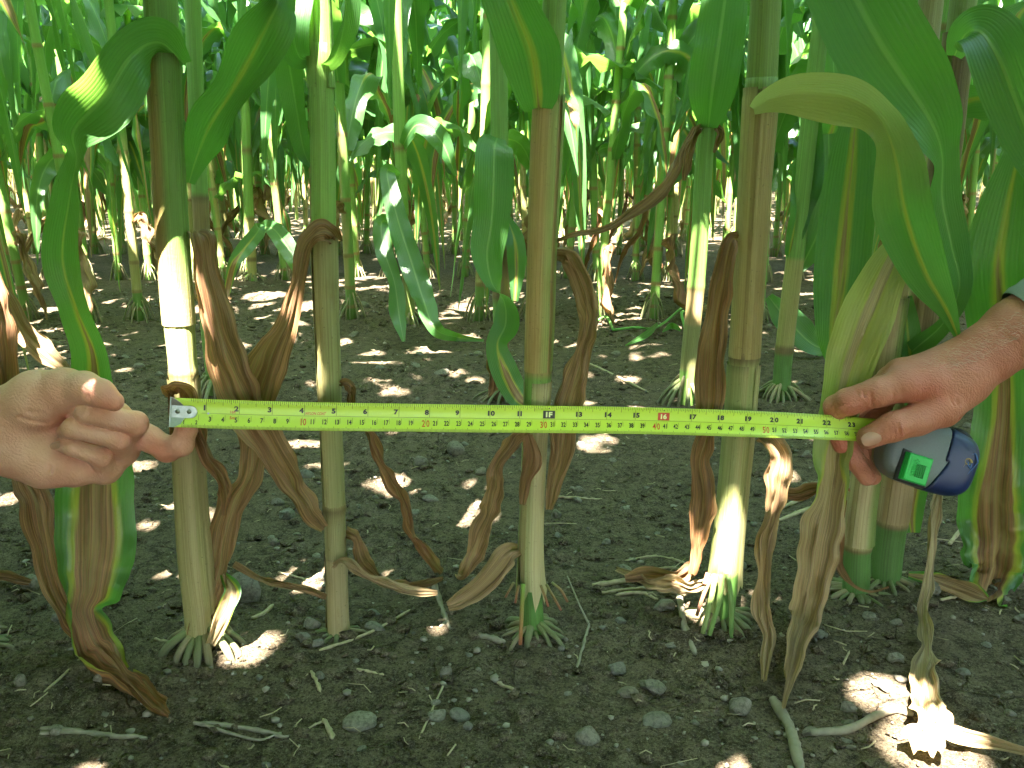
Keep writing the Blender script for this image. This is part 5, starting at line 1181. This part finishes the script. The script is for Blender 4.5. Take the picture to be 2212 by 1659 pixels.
def scatter_mesh(name, n, sizes, base, rg, mat, label, flat=.7, ymax=3.2, power=1.0, smooth=False, clump=True, sink=.3):
    V, F = [], []; v0, f0 = base; f0 = np.array(f0); off = 0; c = 0
    while c < n:
        y = 0.50 + (ymax - .5) * rg.random() ** power; x = rg.uniform(-1, 1) * (0.62 * y + .15)
        if clump and vnoise(x * 5.5, y * 5.5, 9.1) + rg.normal(0, .45) < 0.0: continue
        s = sizes(rg) * (1 + .3 * max(0, y - 1.2)); a = rg.uniform(0, 6.28)
        j = v0 * (1 + rg.normal(0, .24, (len(v0), 1))) * [s * rg.uniform(.8, 1.3), s, s * flat]
        j = np.stack([j[:, 0] * math.cos(a) - j[:, 1] * math.sin(a), j[:, 0] * math.sin(a) + j[:, 1] * math.cos(a), j[:, 2]], 1)
        V.append(j + [x, y, float(H(x, y)) + .002 + s * flat * (1 - 2 * sink)]); F.append(f0 + off); off += len(v0); c += 1
    g = Geo(np.vstack(V), np.vstack(F).tolist())
    tag(link(name, to_mesh(name, g, mat, smooth)), label, kind='stuff')
rg = np.random.default_rng(77)
scatter_mesh('soil_clods', 8200, lambda r: min(.0075, .0014 * math.exp(abs(r.normal(0, .8)))), I1, rg, M_SOIL, 'crumbled dark soil clods strewn over the field', .6, 3.0, 1.3, False, True, .42)
t_ = NT('gravel_grain'); q_ = t_.noise(t_.n('NewGeometry').outputs['Position'], 45, 2); M_GRIT = t_.done(t_.bsdf(t_.mix(t_.rng(q_, .3, .7), (0.09, 0.08, 0.06), (0.25, 0.22, 0.165)), 0.8, spec=.3))
scatter_mesh('gravel', 2600, lambda r: min(.0045, .0012 * math.exp(abs(r.normal(0, .6)))), I1, rg, M_GRIT, 'fine pale grit lying on the soil', .7, 3.2, 1.1, True, False)
def litter():
    rg = np.random.default_rng(31); gs = []
    for _ in range(760):
        y = .5 + 2.4 * rg.random() ** 1.2; x = rg.uniform(-1, 1) * (.62 * y + .15); a = rg.uniform(0, 6.28)
        L = min(.05, .0045 * math.exp(abs(rg.normal(0, .9)))); d = np.array([math.cos(a), math.sin(a), 0]); e = np.array([-d[1], d[0], 0]) * rg.normal(0, .15) * L
        p = np.array([x, y, float(H(x, y)) + .004]); up = np.array([0, 0, 1])
        gs.append(tube(np.array([p - d * L / 2, p + e + up * rg.uniform(0, .002), p + d * L / 2 + up * rg.uniform(0, .003)]), rg.uniform(.0003, .0008), 4))
    tag(link('straw_litter', to_mesh('straw_litter', join(gs), M_STRAW)), 'tiny chips of straw strewn over the soil', kind='stuff')
litter()
def stick(pts, w, label, name='dry_root', mat=None, forks=()):
    P = catmull([ground_pt(x, y, w * mpp(ground_pt(x, y)) * .35 + .001 + dz) for x, y, dz in [(*q, 0)[:3] for q in pts]], 26)
    k = mpp(P[0]); s = len(P)
    rad = w / 2 * k * (1 + .14 * vnoise(np.arange(s) * .9, w)) * np.interp(np.linspace(0, 1, s), [0, .06, .9, 1], [.7, 1, .95, .45])
    g = tube(P, rad, 8); g.v += .0006 * vnoise(g.v[:, 0] * 300, g.v[:, 1] * 300, g.v[:, 2] * 300)[:, None]
    if forks:
        o = thing(name, P[0], label, name.replace('_', ' ')); part('stem', g, mat or M_STICK, o)
        for q in forks:
            Q = catmull([ground_pt(x, y, .003 + dz) for x, y, dz in [(*c, 0)[:3] for c in q]], 20); part('branch', tube(Q, np.linspace(w / 2.6, w / 5, 20) * k, 7), mat or M_STICK, o)
    else:
        b = P[0]; o = tag(link(name, to_mesh(name, Geo(g.v - b, g.f, g.uv), mat or M_STICK), loc=tuple(b)), label, name.replace('_', ' '))
stick([(1750, 1592), (1830, 1585), (1890, 1555), (1935, 1540), (1972, 1552)], 19, 'bent bare root lying by the sunlit dead leaf foot')
stick([(88, 1582), (150, 1585), (230, 1596), (320, 1600)], 14, 'split pale stick lying flat in the open soil', forks=([(88, 1592), (130, 1590), (180, 1590)],))
stick([(418, 1568), (480, 1572), (560, 1584), (622, 1598)], 11, 'forked looped twig before the row', forks=([(440, 1572), (500, 1592), (560, 1606), (600, 1592)],))
stick([(1668, 1520), (1700, 1570), (1716, 1620), (1730, 1680)], 24, 'thick grey root end running out under the papery tan leaf')
stick([(938, 1290, .012), (955, 1320), (966, 1352)], 13, 'short stub with frayed sunlit tip', forks=([(966, 1350), (950, 1360)], [(966, 1350), (972, 1364)]))
stick([(1272, 1355), (1262, 1392), (1245, 1450)], 7, 'thin dark twig beside the stilt roots', forks=([(1272, 1355), (1250, 1330, .01), (1225, 1290, .02)],))
stick([(1465, 1305, .01), (1480, 1370), (1502, 1420)], 14, 'short broken stem by the sunlit straw', forks=([(1480, 1360), (1500, 1385)],))
stick([(1035, 1380), (1062, 1386), (1090, 1395)], 15, 'stubby pale root piece beside the stilt roots')
stick([(500, 1720), (530, 1690), (470, 1650)], 5, 'bare wisp of straw', 'straw', M_STRAW)
SL = 'loose pale straw lying across the soil'
for pts, w in (([(690, 1410), (800, 1370), (890, 1320)], 7), ([(1280, 1270), (1380, 1258), (1490, 1262)], 12), ([(1300, 1285), (1400, 1275), (1480, 1290)], 8), ([(1420, 1300), (1380, 1285), (1330, 1290)], 9), ([(960, 1480), (905, 1600)], 5), ([(672, 1455), (685, 1480), (692, 1500)], 8), ([(770, 1450), (830, 1462)], 6), ([(1075, 1480), (1120, 1500)], 8), ([(85, 1390), (150, 1385), (190, 1384)], 8),
               ([(95, 1500), (140, 1460), (200, 1400)], 6), ([(335, 1385), (385, 1398)], 9), ([(545, 1340), (570, 1330), (590, 1312)], 10), ([(1190, 1075), (1300, 1082)], 5), ([(1250, 780), (1300, 800), (1400, 850)], 5), ([(640, 1590), (700, 1560)], 5), ([(1820, 1440), (1835, 1410)], 5), ([(1680, 1130), (1760, 1100), (1830, 1090)], 10), ([(1690, 1100), (1740, 1080)], 9), ([(2050, 1180), (2090, 1130)], 9), ([(2030, 1300), (2080, 1290)], 7), ([(700, 1560), (720, 1600)], 12), ([(400, 1240), (450, 1200)], 9), ([(600, 1240), (680, 1260)], 5), ([(1480, 1220), (1420, 1205), (1350, 1215)], 6), ([(1500, 1250), (1450, 1230), (1400, 1238)], 7)):
    stick(pts, w, SL, 'straw', M_STRAW)
for o in bpy.data.objects:
    if o.name.startswith('straw') and o.get('label') == SL: o['group'] = 'straws lying on the soil'
# a green weed creeping between the rows
def weed():
    b = ground_pt(1480, 690); root = thing('weed', b, 'small bright green weed with jointed stems creeping over the soil', 'weed')
    M_WEED = plain('weed_green', (0.10, 0.26, 0.05), 0.45, .4)
    for pts in ([(1480, 680, .03), (1420, 716, .012), (1370, 716, .010), (1325, 718, .006)], [(1325, 718, .006), (1310, 700, .02), (1290, 700, .01)], [(1480, 690, .02), (1470, 730, .06), (1485, 770, .04)], [(1480, 690, .02), (1500, 640, .06)]):
        part('stem', tube(catmull([ground_pt(x, y, z) for x, y, z in pts], 14), .0034, 7), M_WEED, root)
    for q in ([(1420, 716), (1395, 740), (1350, 765)], [(1480, 690), (1500, 660), (1510, 630)], [(1470, 730), (1450, 720), (1430, 735)]):
        P = [ground_pt(x, y, .02) for x, y in q]; part('leaf', ribbon([(*p, w, .3) for p, w in zip(P, (.008, .018, .003))], (-1, -1), n=14, m=4), M_LEAF, root)
weed()
# ------------------------------------------------------------------ close the canopy: unseen leaves added to neighbouring plants to keep sun off spots the photograph shows in shade
def close_canopy():
    bpy.context.view_layer.update(); dg = bpy.context.evaluated_depsgraph_get(); s = np.array(SUN); rg = np.random.default_rng(4)
    pts = []
    for x in np.arange(-40, 2260, 34):
        for y in range(720, 1660, 34): pts.append(ground_pt(x + rg.uniform(-15, 15), y + rg.uniform(-15, 15), 0.012))
    for x in np.arange(-40, 2260, 36):
        for y in range(585, 720, 15):
            if vnoise(x * .011, y * .05, 6.6) < 0.48: pts.append(ground_pt(x + rg.uniform(-15, 15), y, 0.012))
    for x in np.arange(376, 1860, 18):
        for y in (878, 900, 922): pts.append(W(x, y, .664 + .094 * (x - 372) / 1480))
    for x, y in ((30, 850), (100, 830), (180, 850), (60, 930), (150, 930), (220, 900), (260, 880), (300, 920), (200, 990)): pts.append(W(x, y, .63))
    for x, y in ((1850, 880), (1920, 840), (2000, 800), (2080, 760), (2150, 710), (1900, 900), (1960, 880), (2040, 850), (2120, 800), (2180, 760), (1980, 960), (2050, 980)): pts.append(W(x, y, .735))
    for x in range(-10, 420, 26):
        for y in range(790, 1070, 34): pts.append(W(x, y, .635))
    for x in range(1790, 2230, 28):
        for y in range(660, 1060, 36): pts.append(W(x, y, .725))
    for x in range(1760, 2090, 34):
        for y in range(200, 700, 40): pts.append(W(x, y, .735))
    for x in range(1790, 1960, 34):
        for y in range(540, 860, 40): pts.append(W(x, y, .785))
    for x, Y in ((350, YA), (370, YA), (700, YB), (1160, YC), (1180, YC), (1600, YD), (1625, YD)):
        for y in range(60, 1300, 36): pts.append(W(x, y, Y - .03))
    for x, y, Y in ((250, 160, .66), (290, 120, .66), (150, 500, .7), (200, 1150, .7), (180, 1250, .7), (500, 200, .7), (560, 100, .7), (1150, 100, .7), (1900, 100, .55), (1950, 150, .55), (1980, 60, .55), (2050, 500, .6), (1800, 220, .7), (1950, 450, .7), (1850, 700, .75), (1840, 500, .8), (2150, 1100, .8), (2150, 150, .75), (1760, 1200, .75), (560, 850, .7), (500, 1080, .7), (470, 700, .7), (1250, 750, .7), (1060, 420, 1.5)): pts.append(W(x, y, Y))
    pts = np.array(pts)
    fl = np.zeros(len(pts), bool)
    for P, r in FLECKS:
        d = pts - P; t = d @ s; fl |= (np.linalg.norm(d - t[:, None] * s, axis=1) < r * 1.2 + .003) & (np.abs(t) < .10)
    lit = []
    for i, p in enumerate(pts):
        if fl[i]: continue
        hit = sc.ray_cast(dg, Vector(p + s * 0.03), SUN)
        if not hit[0]: lit.append(i)
    lit = np.array(lit); n0 = len(lit)
    roots = [o for o in COL.objects if o.parent is None and o.get('category') == 'corn plant' and -1.2 < o.location.y < 3.4 and -2.8 < o.location.x < 2.2]
    XY = np.array([o.location[:] for o in roots]); alive = np.ones(len(lit), bool); made = 0
    for it in range(420):
        live = lit[alive]
        if len(live) == 0: break
        i = live[int(rg.integers(len(live)))]; ok = False
        for tr in range(24):
            z = rg.uniform(0.95, 2.05); B = pts[i] + s * ((z - pts[i][2]) / s[2])
            d = np.linalg.norm(XY[:, :2] - B[:2], axis=1); c = np.where((d > .05) & (d < .50))[0]
            if not len(c): continue
            o = roots[int(rg.choice(c))]; b = np.array(o.location)
            st = [q for q in o.children if q.name.startswith('stalk')][0]
            M = np.array(o.matrix_world); vs_ = np.empty(len(st.data.vertices) * 3); st.data.vertices.foreach_get('co', vs_); vs_ = vs_.reshape(-1, 3) @ M[:3, :3].T + M[:3, 3]
            zb = z - rg.uniform(.05, .2); ax = vs_[np.argmin(np.abs(vs_[:, 2] - zb))]
            h = B - ax; h[2] = 0; L = np.linalg.norm(h)
            if L < .04: continue
            u = h / L; w = rg.uniform(.085, .11); up = np.array([0, 0, 1.])
            q = [ax, ax + u * L * .45 + up * (B[2] - ax[2]) * .75, B, B + u * .10 - up * .01, B + u * .20 - up * .07, B + u * .28 - up * .18]
            S0 = np.array([-u[1], u[0], 0])
            g = ribbon([(*p, w * k, rl) for p, k, rl in zip(q, (.6, .85, 1, .95, .65, .08), rg.normal(0, .12, 6))], (-1, -1), .3, 16, 4, .22, .1, 3, .02, int(rg.integers(99)), S0)
            if in_near_view(g.v, 6): continue
            ok = True; break
        if not ok: alive[np.where(lit == i)[0]] = False; continue
        g2 = cut_for_flecks(g, g.v)
        Mi = np.array(o.matrix_world.inverted()); V = (np.hstack([g2.v, np.ones((len(g2.v), 1))]) @ Mi.T)[:, :3]
        link('leaf', to_mesh('leaf', Geo(V, g2.f, g2.uv, **g2.at), M_LEAF), o); made += 1  # filler leaf out of view, added only to block the sun
        C = g.v.reshape(16, 5, 3)[:, 2]; wd = w * np.interp(np.linspace(0, 1, 16), np.linspace(0, 1, 6), (.6, .85, 1, .95, .65, .08)) / 2
        for j in np.where(alive)[0]:
            d = C - pts[lit[j]]; t = d @ s
            if ((np.linalg.norm(d - t[:, None] * s, axis=1) < wd * .8) & (t > 0)).any(): alive[j] = False
    print('CANOPY lit', n0, 'of', len(pts), 'leaves added', made, 'left', alive.sum())
close_canopy()
